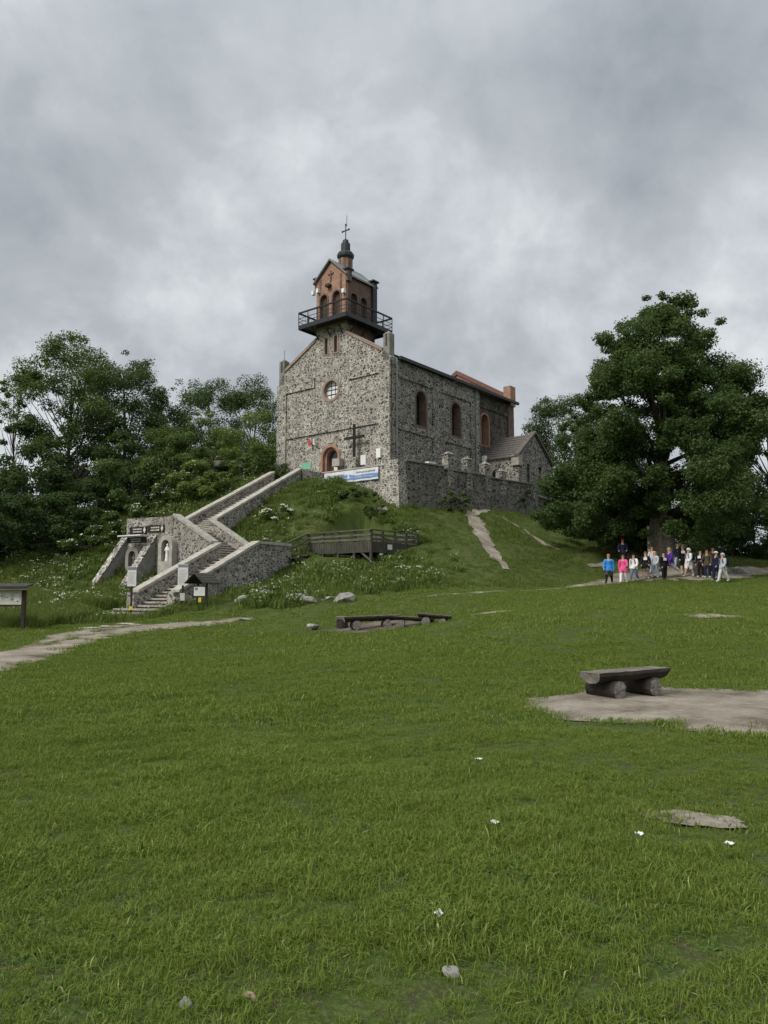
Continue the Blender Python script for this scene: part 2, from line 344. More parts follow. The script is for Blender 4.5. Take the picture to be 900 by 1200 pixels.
MT['redtile'] = plain('red_clay_tile', (.165, .085, .066), .8, .3, 5, bump=.3)
MT['glass'] = plain('dark_window_glass', (.018, .02, .026), .12, .1, 2, bump=0, spec=.6)
MT['reflection_paint'] = plain('glass_with_painted_reflection', (.70, .72, .73), .25, .12, 2, bump=0, spec=.6)  # sky reflection put into the pane's pale base colour
MT['leadframe'] = plain('dark_window_frame', (.045, .035, .03), .6, .2, 4, bump=0)
MT['oak'] = wood('brown_door_wood', (.05, .032, .022), (.12, .08, .055), (0, 0, 1))
MT['white'] = plain('white_paint', (.74, .74, .72), .6, .05, 3, bump=0)
MT['paper'] = plain('white_paper', (.66, .66, .64), .8, .06, 3, bump=0)
MT['print'] = plain('grey_print', (.22, .22, .23), .8, .1, 3, bump=0)
MT['blackboard'] = plain('black_sign_board', (.016, .015, .015), .5, .2, 4, bump=0)
MT['cream'] = plain('pale_lettering', (.55, .52, .44), .8, .1, 3, bump=0)
MT['blue'] = plain('banner_blue', (.14, .26, .52), .7, .12, 2, bump=0)
MT['banner'] = plain('banner_white', (.66, .68, .69), .7, .06, 2, bump=0)
MT['yellow'] = plain('yellow_paint', (.62, .50, .05), .6, .1, 3, bump=0)
MT['green'] = plain('pale_green_sign', (.16, .42, .28), .6, .1, 3, bump=0)
MT['red'] = plain('flag_red', (.5, .05, .05), .7, .1, 3, bump=0)
MT['statue'] = plain('white_statue_plaster', (.72, .72, .70), .6, .08, 6, bump=.1)
MT['darkstatue'] = plain('weathered_stone_statue', (.13, .125, .115), .9, .2, 8, bump=.2)
MT['logtop'] = wood('weathered_grey_plank', (.055, .05, .042), (.30, .265, .215), (1, 0, 0))
MT['log'] = wood('dark_damp_log', (.018, .015, .012), (.065, .053, .042), (1, 0, 0))  # dark brown wood for log sides, stump and sign posts
MT['endgrain'] = plain('grey_end_grain', (.17, .155, .135), .95, .45, 18, bump=.5)
MT['deckwood'] = wood('dark_green_grey_timber', (.034, .035, .026), (.125, .118, .088), (0, 0, 1))
MT['deckrail'] = wood('weathered_timber_rail', (.055, .055, .042), (.19, .18, .14), (1, 1, 0))
MT['shingle'] = wood('dark_shingle', (.025, .024, .022), (.095, .088, .078), (0, 1, 0))
MT['rock'] = plain('grey_rock', (.235, .225, .20), .92, .45, 5, bump=.7, bdist=.03)
MT['rockwarm'] = plain('pinkish_rock', (.36, .25, .19), .92, .3, 7, bump=.7, bdist=.02)
MT['bark'] = plain('grey_brown_bark', (.24, .21, .165), .95, .5, 7, bump=1, bdist=.05)
MT['darkbark'] = plain('dark_bark', (.045, .040, .033), .95, .4, 8, bump=.8, bdist=.03)
MT['ground'] = groundmat('grass_soil')
MT['dirt'] = soil('trodden_dirt', (.115, .095, .070), (.230, .200, .156), (.335, .300, .245))
MT['dirt_dark'] = soil('dark_soil', (.085, .068, .050), (.13, .108, .080), (.19, .16, .125))  # darker, browner soil than the trodden dirt
MT['slabstone'] = plain('pale_stone_slab', (.33, .31, .26), .92, .35, 6, bump=.6, bdist=.02)

# ------------------------------------------------------------------ object helpers
def link(name, mesh, mat=None, parent=None, smooth=False):
    if mat is not None:
        for mm in (mat if isinstance(mat, (list, tuple)) else [mat]): mesh.materials.append(mm)
    if smooth: mesh.polygons.foreach_set('use_smooth', [True] * len(mesh.polygons))
    o = bpy.data.objects.new(name, mesh); COL.objects.link(o)
    if parent is not None: adopt(o, parent)
    return o
def adopt(o, parent):
    o.parent = parent
    if parent.type == 'EMPTY' and parent.parent is None: o.matrix_parent_inverse = Matrix.Translation(-Vector(parent.location))
def group_part(name, parent):
    o = bpy.data.objects.new(name, None); COL.objects.link(o); o.empty_display_size = .1; adopt(o, parent); return o
def thing(name, label, cat, loc=(0, 0, 0), group=None):
    o = bpy.data.objects.new(name, None); COL.objects.link(o); o.location = loc; o.empty_display_size = .2
    return tag(o, label, cat, group)
def tag(o, label=None, cat=None, group=None, kind=None):
    if label: o['label'] = label
    if cat: o['category'] = cat
    if group: o['group'] = group
    if kind: o['kind'] = kind
    return o
V3 = lambda p, z=None: Vector((float(p[0]), float(p[1]), float(p[2]) if z is None else float(z)))
class MB:
    def __init__(s): s.v = []; s.f = []
    def add(s, vs, fs):
        k = len(s.v); s.v += [tuple(float(c) for c in v) for v in vs]; s.f += [tuple(i + k for i in f) for f in fs]; return s
    def hexa(s, q):   # 4 bottom, 4 top
        return s.add(q, [(3, 2, 1, 0), (4, 5, 6, 7), (0, 1, 5, 4), (1, 2, 6, 5), (2, 3, 7, 6), (3, 0, 4, 7)])
    def box(s, c, sz, ax=None):
        """box with its centre at c and full size sz along axes ax"""
        ax = ax or (Vector((1, 0, 0)), Vector((0, 1, 0)), Vector((0, 0, 1))); c = Vector([float(x) for x in c]); a, b, d = [Vector([float(t) for t in ax[i]]) * (sz[i] / 2) for i in range(3)]
        return s.hexa([c - a - b - d, c + a - b - d, c + a + b - d, c - a + b - d, c - a - b + d, c + a - b + d, c + a + b + d, c - a + b + d])
    def seg(s, p0, p1, t, zb0, zb1, zt0, zt1):
        """wall between plan points p0 and p1, thickness t"""
        d = unit(p1[0] - p0[0], p1[1] - p0[1]); n = np.array([-d[1], d[0], 0]) * t / 2
        return s.hexa([V3(p0 - n, zb0), V3(p1 - n, zb1), V3(p1 + n, zb1), V3(p0 + n, zb0), V3(p0 - n, zt0), V3(p1 - n, zt1), V3(p1 + n, zt1), V3(p0 + n, zt0)])
    def bar(s, p, q, w, hgt=None, up=(0, 0, 1)):
        p = Vector([float(x) for x in p]); q = Vector([float(x) for x in q]); hgt = hgt or w; d = (q - p); ln = d.length; d.normalize(); u = Vector(up)
        if abs(d.dot(u)) > .98: u = Vector((1, 0, 0))
        x = d.cross(u).normalized(); y = x.cross(d).normalized()
        return s.box((p + q) / 2, (ln, w, hgt), (d, x, y))
    def tube(s, pts, rad, n=8, cap=True):
        pts = [Vector([float(x) for x in p]) for p in pts]; k0 = len(s.v); ref = Vector((.3, .9, .2)).normalized()
        for i, p in enumerate(pts):
            d = (pts[min(i + 1, len(pts) - 1)] - pts[max(i - 1, 0)]).normalized()
            r_ = ref if abs(d.dot(ref)) < .95 else Vector((1, 0, 0))
            x = d.cross(r_).normalized(); y = d.cross(x).normalized(); r = rad[i] if isinstance(rad, (list, tuple)) else rad
            for j in range(n):
                t = 2 * math.pi * j / n; s.v.append(tuple(p + x * (r * math.cos(t)) + y * (r * math.sin(t))))
        for i in range(len(pts) - 1):
            for j in range(n):
                a = k0 + i * n + j; b = k0 + i * n + (j + 1) % n; s.f.append((a, b, b + n, a + n))
        if cap:
            s.f.append(tuple(k0 + j for j in range(n))[::-1]); s.f.append(tuple(k0 + (len(pts) - 1) * n + j for j in range(n)))
        return s
    def lathe(s, c, prof, n=16, rot=0.0):
        pts = [Vector((c[0], c[1], z)) for r, z in prof]; k0 = len(s.v)
        for (r, z) in prof:
            for j in range(n):
                t = 2 * math.pi * j / n + rot; s.v.append((c[0] + r * math.cos(t), c[1] + r * math.sin(t), z))
        for i in range(len(prof) - 1):
            for j in range(n):
                a = k0 + i * n + j; b = k0 + i * n + (j + 1) % n; s.f.append((a, b, b + n, a + n))
        s.f.append(tuple(k0 + j for j in range(n))[::-1]); s.f.append(tuple(k0 + (len(prof) - 1) * n + j for j in range(n)))
        return s
    def prism(s, poly, depth):
        """poly: 3D loop; depth: extrusion vector"""
        n = len(poly); dv = Vector([float(x) for x in depth]); p0 = [Vector([float(x) for x in p]) for p in poly]
        return s.add([*p0, *[p + dv for p in p0]], [tuple(range(n))[::-1], tuple(range(n, 2 * n))] + [(i, (i + 1) % n, (i + 1) % n + n, i + n) for i in range(n)])
    def mesh(s, name):
        me = bpy.data.meshes.new(name); me.from_pydata(s.v, [], s.f); bm = bmesh.new(); bm.from_mesh(me); bmesh.ops.recalc_face_normals(bm, faces=bm.faces); bm.to_mesh(me); bm.free(); me.update(); return me
    def build(s, name, mat, parent=None, smooth=False): return link(name, s.mesh(name), mat, parent, smooth)
    def bevel(s, name, mat, parent=None, w=.02, seg=2, jit=0.0):
        me = s.mesh(name); bm = bmesh.new(); bm.from_mesh(me); bmesh.ops.bevel(bm, geom=list(bm.edges), offset=w, segments=seg, affect='EDGES', profile=.6)
        bm.to_mesh(me); bm.free(); return link(name, me, mat, parent)
def panel(name, org, dr, nin, outer, holes, thick, mat, parent, off=0.0):
    """upright slab in the plane org + s*dr, z up; loops are (s, z); nin points into the wall; off > 0 sets it proud"""
    loops = [outer] + list(holes); flat = [p for l in loops for p in l]; n = len(flat)
    tris = tessellate_polygon([[Vector((p[0], p[1], 0)) for p in l] for l in loops])
    o3 = V3(org, 0); d3 = V3(dr, 0); n3 = V3(nin, 0)
    fr = [o3 + d3 * p[0] + Vector((0, 0, p[1])) - n3 * off for p in flat]; bk = [v + n3 * thick for v in fr]
    fs = [tuple(t) for t in tris] + [tuple(i + n for i in t)[::-1] for t in tris]; k = 0
    for l in loops:
        m = len(l)
        for i in range(m): fs.append((k + i, k + (i + 1) % m, k + (i + 1) % m + n, k + i + n))
        k += m
    mb = MB(); mb.add(fr + bk, fs); return mb.build(name, mat, parent)
def arch(sc, hw, z0, ztop, n=10):
    zs = ztop - hw
    return [(sc - hw, z0), (sc + hw, z0)] + [(sc + hw * math.cos(math.pi * i / n), zs + hw * math.sin(math.pi * i / n)) for i in range(n + 1)]
def circ(sc, zc, r, n=24): return [(sc + r * math.cos(2 * math.pi * i / n), zc + r * math.sin(2 * math.pi * i / n)) for i in range(n)]
def rect(s0, s1, z0, z1): return [(s0, z0), (s1, z0), (s1, z1), (s0, z1)]

# ------------------------------------------------------------------ the ground
def axis(lo, hi, st, far, k=1.35):
    c = list(np.arange(lo, hi + 1e-6, st)); d = st; x = hi
    while x < far: d *= k; x += d; c.append(x)
    d = st; x = lo; pre = []
    while x > -far: d *= k; x -= d; pre.append(x)
    return np.array(pre[::-1] + c)
gx = axis(-42, 42, .4, 4000); gy = axis(0, 84, .4, 4000)
X, Yg = np.meshgrid(gx, gy); Zg = h(X, Yg); nx, ny = len(gx), len(gy)
me = bpy.data.meshes.new('meadow'); vs = np.stack([X, Yg, Zg], -1).reshape(-1, 3)
ii = np.arange(ny - 1)[:, None] * nx + np.arange(nx - 1)[None, :]
quads = np.stack([ii, ii + 1, ii + 1 + nx, ii + nx], -1).reshape(-1, 4)
def np_mesh(name, verts, faces):
    me = bpy.data.meshes.new(name); nv, nf, k = len(verts), len(faces), faces.shape[1]
    me.vertices.add(nv); me.vertices.foreach_set('co', np.ascontiguousarray(verts, np.float32).ravel())
    me.loops.add(nf * k); me.loops.foreach_set('vertex_index', np.ascontiguousarray(faces, np.int32).ravel())
    me.polygons.add(nf); me.polygons.foreach_set('loop_start', np.arange(0, nf * k, k, dtype=np.int32)); me.polygons.foreach_set('loop_total', np.full(nf, k, np.int32))
    me.update(calc_edges=True); me.validate(); return me
tag(link('meadow', np_mesh('meadow', vs, quads), MT['ground'], smooth=True), 'green grassy meadow rising into the church hill', 'meadow', kind='structure')

# bare paths and patches: thin sheets that follow the ground; BARE keeps the grass off them
BARE = []; EDGE = []
def wob(t, seed): return .5 * math.sin(3.1 * t + seed) + .3 * math.sin(7.3 * t + 2 * seed) + .2 * math.sin(15.1 * t + 3 * seed)
def ribbon(name, label, pts, widths, mat, seed=1.0, lift=.014):
    p = [np.array(q[:2], float) for q in pts]; L = [0]
    for i in range(1, len(p)): L.append(L[-1] + np.hypot(*(p[i] - p[i - 1])))
    n = max(6, int(L[-1] / .3)); t = np.linspace(0, L[-1], n)
    # smooth centre line
    cx = np.interp(t, L, [q[0] for q in p]); cy = np.interp(t, L, [q[1] for q in p]); w = np.interp(t, L, widths)
    for _ in range(6):
        cx[1:-1] = (cx[:-2] + 2 * cx[1:-1] + cx[2:]) / 4; cy[1:-1] = (cy[:-2] + 2 * cy[1:-1] + cy[2:]) / 4
    tx, ty = np.gradient(cx), np.gradient(cy); ln = np.hypot(tx, ty); nxx, nyy = -ty / ln, tx / ln; m = 9; V = []
    for i in range(n):
        wl = w[i] * (1 + .35 * wob(t[i], seed)); wr = w[i] * (1 + .35 * wob(t[i], seed + 2.3))
        for j in range(m):
            k = -wr / 2 + (wl + wr) / 2 * j / (m - 1); V.append((cx[i] + nxx[i] * k, cy[i] + nyy[i] * k))
    V = np.array(V); z = h(V[:, 0], V[:, 1]) + lift; jj = np.arange(n - 1)[:, None] * m + np.arange(m - 1)[None, :]
    fq = np.stack([jj, jj + 1, jj + 1 + m, jj + m], -1).reshape(-1, 4)
    o = link(name, np_mesh(name, np.column_stack([V, z]), fq), mat, smooth=True); tag(o, label, 'path', kind='structure')
    BARE.append(np.column_stack([cx, cy, w * .5])); VV = V.reshape(n, m, 2); EDGE.append(VV[:, 0]); EDGE.append(VV[:, -1]); return o
def patch(name, label, c, rx, ry, mat, seed=1.0, lift=.014, keep=1.0):
    n, m = 72, 16; V = [(c[0], c[1])]
    for k in range(1, m + 1):
        for j in range(n):
            a = 2 * math.pi * j / n; r = 1 + .13 * math.sin(2 * a + seed) + .09 * math.sin(5 * a + 2 * seed) + .05 * math.sin(11 * a + seed * 3) + .03 * math.sin(23 * a)
            V.append((c[0] + rx * r * math.cos(a) * k / m, c[1] + ry * r * math.sin(a) * k / m))
    V = np.array(V); z = h(V[:, 0], V[:, 1]) + lift; fs = [(0, 1 + j, 1 + (j + 1) % n) for j in range(n)]
    fs += [(1 + (k - 1) * n + j, 1 + k * n + j, 1 + k * n + (j + 1) % n, 1 + (k - 1) * n + (j + 1) % n) for k in range(1, m) for j in range(n)]
    me = bpy.data.meshes.new(name); me.from_pydata([(a, b, q) for (a, b), q in zip(V, z)], [], fs); me.update()
    o = link(name, me, mat, smooth=True); tag(o, label, 'bare ground', kind='structure'); EDGE.append(V[-n:])
    for k in range(-6, 7):
        x = k / 6 * .8; BARE.append(np.array([[c[0] + rx * x, c[1] + yy, ry * math.sqrt(max(.02, 1 - x * x)) * .5 * keep] for yy in (-ry * .45 * math.sqrt(1 - x * x), 0, ry * .45 * math.sqrt(1 - x * x))]))
    return o
def gp(*pix): return [G(u, v) for u, v in pix]
ribbon('path', 'pale dirt path curving from the left edge to the staircase foot', [np.array((-16, 14.5)), *gp((-30, 783), (30, 765), (95, 745), (165, 735), (235, 731), (285, 724))], [1.9, 1.9, 1.9, 2.1, 2.4, 1.5, .5], MT['dirt'], 1.3)
ribbon('path', 'stony side path joining the left dirt path', gp((40, 757), (75, 745), (110, 738), (150, 733)), [.5, .9, 1.0, .9], MT['dirt'], 4.0, .022)
ribbon('hillside_path', 'worn dirt path climbing the right of the hill', gp((594, 668), (582, 655), (572, 640), (564, 625), (558, 612), (551, 600)), [.45, .75, .9, 1.2, 1.3, .6], MT['dirt'], 2.2, .06)
ribbon('hillside_path', 'short sandy path below the terrace wall', gp((556, 603), (566, 598), (580, 594), (590, 589)), [.5, .9, .9, .5], MT['dirt'], 5.1, .06)
ribbon('hillside_path', 'thin faint track slanting down the right of the hill', gp((588, 606), (604, 615), (620, 627), (640, 638), (655, 645)), [.25, .4, .3, .35, .2], MT['dirt'], 6.3, .05)
ribbon('path', 'pale dirt path under the walking group', gp((610, 693), (660, 690), (700, 685), (740, 677), (790, 672), (830, 673), (880, 668), (925, 668)), [.25, .5, 1.2, 3.0, 4.2, 3.6, 3.0, 2.6], MT['dirt'], 3.4, .03)
ribbon('path', 'narrow worn line crossing the foot of the hill', gp((470, 703), (520, 697), (565, 694), (612, 692)), [.15, .3, .45, .2], MT['dirt'], 7.0)
ribbon('path', 'brown dirt path rising left of the big tree trunk', gp((745, 655), (725, 645), (705, 637)), [.8, 1.6, 1.0], MT['dirt_dark'], 8.0, .05)
ribbon('path', 'small grey trodden strip left of the walking group', gp((690, 664), (706, 662), (720, 661)), [.5, 1.0, .8], MT['dirt'], 9.0, .05)
bc = G(790, 828); patch('bare_ground', 'bare dirt patch under the log bench', (5.4, 10.85, 0), 3.0, 2.65, MT['dirt'], 2.6, keep=.97)
bc2 = G(812, 962); patch('bare_ground', 'small flat bare stone patch in the right foreground grass', bc2, .34, .2, MT['dirt'], 3.1, .018, keep=.95)
bc3 = G(440, 735); patch('bare_ground', 'worn ground around the middle log benches', bc3, 2.1, 1.3, MT['dirt_dark'], 5.0)
bc4 = G(577, 718); patch('bare_ground', 'pale bare strip in the mid meadow', bc4, .8, .4, MT['dirt'], 2.0, .02)
bc5 = G(838, 722); patch('bare_ground', 'pale worn strip in the meadow left of the right edge', bc5, 1.25, .5, MT['dirt'], 6.0, .02)

# ------------------------------------------------------------------ the church
church = thing('stone_church', 'fieldstone church with red brick bell tower on the hilltop', 'church', (C0[0], C0[1], FLOOR))
ZB = FLOOR - .6
def cpt(s, t, z): return V3(C0 + A * s + B * t, z)
apex_s = 6.05
front_outer = [(0, ZB), (12.0, ZB), (12.0, 19.45), (11.25, 20.32), (7.72, 22.25), (7.72, 23.02), (4.55, 23.02), (4.55, 22.25), (.8, 20.05), (0, 19.45)]
dr_hw, rw_r = 1.02, .97
slits = [(6.59, 20.82, 22.19), (5.57, 20.82, 22.19)]
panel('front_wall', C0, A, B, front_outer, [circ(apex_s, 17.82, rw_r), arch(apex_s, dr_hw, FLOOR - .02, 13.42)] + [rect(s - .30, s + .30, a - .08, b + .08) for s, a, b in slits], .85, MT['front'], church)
# shallow raised corner strips and bands that frame the recessed fields
for nm, loop in (('corner_strip', rect(-.12, 1.05, ZB + .01, 19.12)), ('corner_strip', rect(11.05, 12.12, ZB + .01, 19.12)), ('string_course', rect(1.05, 4.2, 18.3, 19.12)), ('string_course', rect(7.82, 11.05, 18.3, 19.12)),
                 ('string_course', rect(1.05, 11.05, 14.42, 14.98))):
    panel(nm, C0, A, B, loop, [], .14, MT['front'], church, off=.12)
# round window
w = panel('round_window', C0, A, B, circ(apex_s, 17.82, rw_r + .004), [circ(apex_s, 17.82, .76)], .75, MT['brick_pale'], church, off=.05)
panel('pane', C0 + B * .3, A, B, circ(apex_s, 17.82, .80), [], .03, MT['reflection_paint'], w)
mb = MB()
for k in (-.22, .22):
    mb.bar(cpt(apex_s + k, .28, 17.1), cpt(apex_s + k, .28, 18.54), .04)
for k in (-.3, .08, .4):
    mb.bar(cpt(apex_s - .7, .27, 17.82 + k), cpt(apex_s + .7, .27, 17.82 + k), .04)
mb.build('glazing_bars', MT['leadframe'], w)
# door: two stepped brick arches, wooden leaf, fanlight, two notices
d = group_part('door', church)
panel('brick_arch', C0, A, B, arch(apex_s, dr_hw + .004, FLOOR - .01, 13.424, 14), [arch(apex_s, .80, FLOOR - .01, 13.2, 14)], .45, MT['brick'], d, off=.06)
panel('brick_arch', C0 + B * .2, A, B, arch(apex_s, .86, FLOOR, 13.24, 14), [arch(apex_s, .60, FLOOR, 13.0, 14)], .5, MT['brick'], d)
panel('door_leaf', C0 + B * .58, A, B, arch(apex_s, .64, FLOOR, 12.9, 14), [], .08, MT['oak'], d)
panel('fanlight', C0 + B * .53, A, B, arch(apex_s, .5, 11.95, 12.85, 14), [], .03, MT['glass'], d)
for s_, z_ in ((5.98, 11.55), (5.96, 10.9)): panel('notice', C0 + B * .55, A, B, rect(s_ - .26, s_ + .2, z_ - .2, z_ + .26), [], .02, MT['paper'], d)
panel('plaque', C0, A, B, rect(5.65, 6.42, 13.52, 13.98), [], .1, MT['coping'], church, off=.05)
for s, a, b in slits:
    w = panel('slit_window', C0, A, B, rect(s - .304, s + .304, a - .084, b + .084), [rect(s - .16, s + .16, a, b)], .5, MT['brick_pale'], church, off=.04)
    panel('pane', C0 + B * .3, A, B, rect(s - .18, s + .18, a - .02, b + .02), [], .03, MT['glass'], w)
# gable copings of the front and the corner pinnacles
for (s0, z0, s1, z1) in ((.78, 20.06, 4.56, 22.3), (11.27, 20.33, 7.71, 22.28)):
    mb = MB(); mb.hexa([cpt(s0, -.10, z0 - .12), cpt(s1, -.10, z1 - .12), cpt(s1, 1.0, z1 - .12), cpt(s0, 1.0, z0 - .12), cpt(s0, -.10, z0 + .14), cpt(s1, -.10, z1 + .14), cpt(s1, 1.0, z1 + .14), cpt(s0, 1.0, z0 + .14)])
    mb.build('gable_coping', MT['brick_pale'], church)
for sc_ in (.42, 11.72):
    mb = MB(); mb.box(cpt(sc_, .30, 20.0), (.60, .60, 2.5), (A, B, (0, 0, 1)))
    c = cpt(sc_, .30, 21.25); q = [cpt(sc_ - .30, .0, 21.25), cpt(sc_ + .30, .0, 21.25), cpt(sc_ + .30, .60, 21.25), cpt(sc_ - .30, .60, 21.25), c + Vector((0, 0, .28))]
    mb.add(q, [(0, 1, 4), (1, 2, 4), (2, 3, 4), (3, 0, 4)])
    pn = mb.build('pinnacle', MT['pier'], church)
    MB().box(cpt(sc_, -.005, 20.75), (.16, .02, .95), (A, B, (0, 0, 1))).build('slot', MT['leadframe'], pn)
    MB().box(cpt(sc_, .30, 19.0), (.74, .74, .28), (A, B, (0, 0, 1))).build('pinnacle_base', MT['pier'], pn)
MB().tube([cpt(11.72, .3, 21.4), cpt(11.72, .3, 22.3)], .02, 5).build('lightning_rod', MT['metal'], church)
# side walls
LS, LE = 12.35, 19.0
w_side = [(3.85, .66, 14.72, 17.5), (8.82, .66, 14.72, 17.55)]; w_rear = (14.0, .64, 14.78, 17.6)
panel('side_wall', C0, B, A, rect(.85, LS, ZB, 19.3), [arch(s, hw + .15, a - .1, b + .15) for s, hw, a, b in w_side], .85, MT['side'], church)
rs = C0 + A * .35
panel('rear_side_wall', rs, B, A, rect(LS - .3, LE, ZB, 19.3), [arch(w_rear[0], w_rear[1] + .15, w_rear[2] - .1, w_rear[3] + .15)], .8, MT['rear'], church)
for loop in (rect(-.12, .75, ZB, 19.12), rect(5.35, 6.95, ZB, 18.0), rect(11.0, LS + .05, ZB, 18.0), rect(.75, LS + .05, 18.0, 19.29)):
    panel('corner_strip' if loop[1][0] < 1 else 'pilaster' if loop[1][0] - loop[0][0] < 3 else 'frieze', C0, B, A, loop, [], .14, MT['side'], church, off=.12)
for s0, s1 in ((.75, 5.35), (6.95, 11.0)): panel('string_course', C0, B, A, rect(s0, s1, 13.98, 14.45), [], .14, MT['side'], church, off=.12)
panel('frieze', rs, B, A, rect(LS + .06, LE, 18.1, 19.29), [], .12, MT['rear'], church, off=.1)
for (s, hw, a, b), org, m_ in [(x, C0, MT['brick_dark']) for x in w_side] + [(w_rear, rs, MT['brick'])]:
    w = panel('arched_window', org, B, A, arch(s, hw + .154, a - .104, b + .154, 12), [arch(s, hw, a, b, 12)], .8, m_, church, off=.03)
    panel('pane', org + A * .66, B, A, arch(s, hw + .02, a - .01, b + .02, 12), [], .03, MT['glass'], w)
    mb = MB()
    for k in (-.2, .2): mb.bar(V3(org + B * (s + k) + A * .63, a), V3(org + B * (s + k) + A * .63, b - .15), .04)
    for k in range(1, 6): zz = a + (b - a) * k / 6; mb.bar(V3(org + B * (s - hw) + A * .63, zz), V3(org + B * (s + hw) + A * .63, zz), .03)
    mb.build('glazing_bars', MT['leadframe'], w)
panel('brick_quoin', rs, B, A, rect(LE - .95, LE + .06, ZB, 19.3), [], .3, MT['brick_dark'], church, off=.13)
panel('left_side_wall', C0 + A * 12, B, -A, rect(.85, LE, ZB, 19.3), [], .8, MT['side'], church)
rg = [(.3, ZB), (12, ZB), (12, 19.8), (6.1, 23.5), (.3, 19.8)]
panel('rear_gable_wall', C0 + B * LE, A, -B, rg, [], .6, MT['brick'], church)
for s0, z0, s1, z1 in ((.3, 20.1, 6.1, 23.55), (12.0, 20.1, 6.1, 23.55)):
    mb = MB(); t0, t1 = LE - .75, LE + .1; mb.hexa([cpt(s0, t0, z0 - .3), cpt(s1, t0, z1 - .3), cpt(s1, t1, z1 - .3), cpt(s0, t1, z0 - .3), cpt(s0, t0, z0 + .12), cpt(s1, t0, z1 + .12), cpt(s1, t1, z1 + .12), cpt(s0, t1, z0 + .12)])
    mb.build('gable_coping', MT['redtile'], church)
MB().box(cpt(.45, LE - .3, 20.15), (.75, .95, 1.9), (A, B, (0, 0, 1))).build('gable_kneeler', MT['brick'], church)
# nave roof and gutter
for sg, s0, s1 in ((1, -.35, 6.1), (-1, 12.35, 6.1)):
    z0, z1 = 19.32, 22.62; mb = MB()
    mb.hexa([cpt(s0, .87, z0), cpt(s1, .87, z1), cpt(s1, LE - .76, z1), cpt(s0, LE - .76, z0), cpt(s0, .87, z0 + .16), cpt(s1, .87, z1 + .16), cpt(s1, LE - .76, z1 + .16), cpt(s0, LE - .76, z0 + .16)]); mb.build('roof', MT['slate'], church)
MB().bar(cpt(-.42, .6, 19.36), cpt(-.42, LE - .2, 19.36), .2, .24).build('gutter', MT['slate'], church)
MB().tube([cpt(-.22, .5, 19.3), cpt(-.2, .5, 12.2)], .06, 7).build('downpipe', MT['zinc'], church)
MB().tube([cpt(-.42, 11.6, 19.3), cpt(-.22, 11.6, 18.9), cpt(-.22, 11.6, 10.4)], .05, 7).build('downpipe', MT['zinc'], church)

# bell tower over the front gable
t0s, t1s, td = 4.55, 7.72, 3.65; zt0, zt1, ztp = 23.02, 27.05, 28.5; tm = (t0s + t1s) / 2
tower = group_part('bell_tower', church)
TO = C0 + A * t0s
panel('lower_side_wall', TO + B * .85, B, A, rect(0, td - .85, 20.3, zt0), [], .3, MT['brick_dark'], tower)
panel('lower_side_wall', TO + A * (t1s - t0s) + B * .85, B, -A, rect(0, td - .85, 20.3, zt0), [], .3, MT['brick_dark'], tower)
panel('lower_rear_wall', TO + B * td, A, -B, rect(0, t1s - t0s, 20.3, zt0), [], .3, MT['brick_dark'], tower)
gabl = [(t0s, zt0), (t1s, zt0), (t1s, zt1), (tm, ztp - .08), (t0s, zt1)]
fa = [(5.50, .40, 23.35, 25.86), (6.88, .40, 23.35, 25.86)]
panel('brick_front', C0 - B * .02, A, B, gabl, [arch(s, hw, a, b) for s, hw, a, b in fa], .32, MT['brick'], tower)
panel('brick_rear', C0 + B * td, A, -B, gabl, [arch(s, hw, a, b) for s, hw, a, b in fa], .32, MT['brick'], tower)
sa = [(1.0, .43, 23.35, 25.72), (2.2, .40, 23.35, 25.72)]
for org, nn in ((TO, A), (TO + A * (t1s - t0s), -A)):
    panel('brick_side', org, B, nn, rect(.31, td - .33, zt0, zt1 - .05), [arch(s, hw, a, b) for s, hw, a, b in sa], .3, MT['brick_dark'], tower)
for s, hw, a, b in fa:
    panel('belfry_door', C0 + B * .2, A, B, arch(s, hw + .03, a, b + .02), [], .05, MT['oak'], tower)
    panel('arch_surround', C0 - B * .02, A, B, arch(s, hw + .13, a, b + .13), [arch(s, hw - .004, a, b - .004)], .2, MT['brick_dark'], tower, off=.05)
for s, hw, a, b in sa:
    panel('belfry_door', TO + A * .2, B, A, arch(s, hw + .03, a, b + .02), [], .05, MT['oak'], tower)
    panel('arch_surround', TO, B, A, arch(s, hw + .12, a, b + .12), [arch(s, hw - .004, a, b - .004)], .2, MT['brick_dark'], tower, off=.05)
# brick cross and slots laid on the gable in darker brick
mb = MB(); mb.box(cpt(tm, -.05, 27.25), (.10, .08, .95), (A, B, (0, 0, 1))); mb.box(cpt(tm, -.052, 27.45), (.62, .08, .10), (A, B, (0, 0, 1))); mb.build('brick_cross', MT['brick_dark'], tower)
for s_, z0_, z1_ in ((7.28, 26.45, 27.25), (5.05, 26.0, 27.2)): MB().box(cpt(s_, -.035, (z0_ + z1_) / 2), (.2, .04, z1_ - z0_), (A, B, (0, 0, 1))).build('wall_slot', MT['brick_dark'], tower)
for s_, z_ in ((7.95, 26.25), (7.42, 26.3), (4.62, 25.6)): MB().box(cpt(s_, -.16, z_), (.24, .26, .34), (A, B, (0, 0, 1))).build('white_box', MT['white'], tower)
MB().box(cpt(tm + .12, -.2, 26.45), (.45, .34, .2), (A, B, (0, 0, 1))).build('floodlight', MT['metal'], tower)
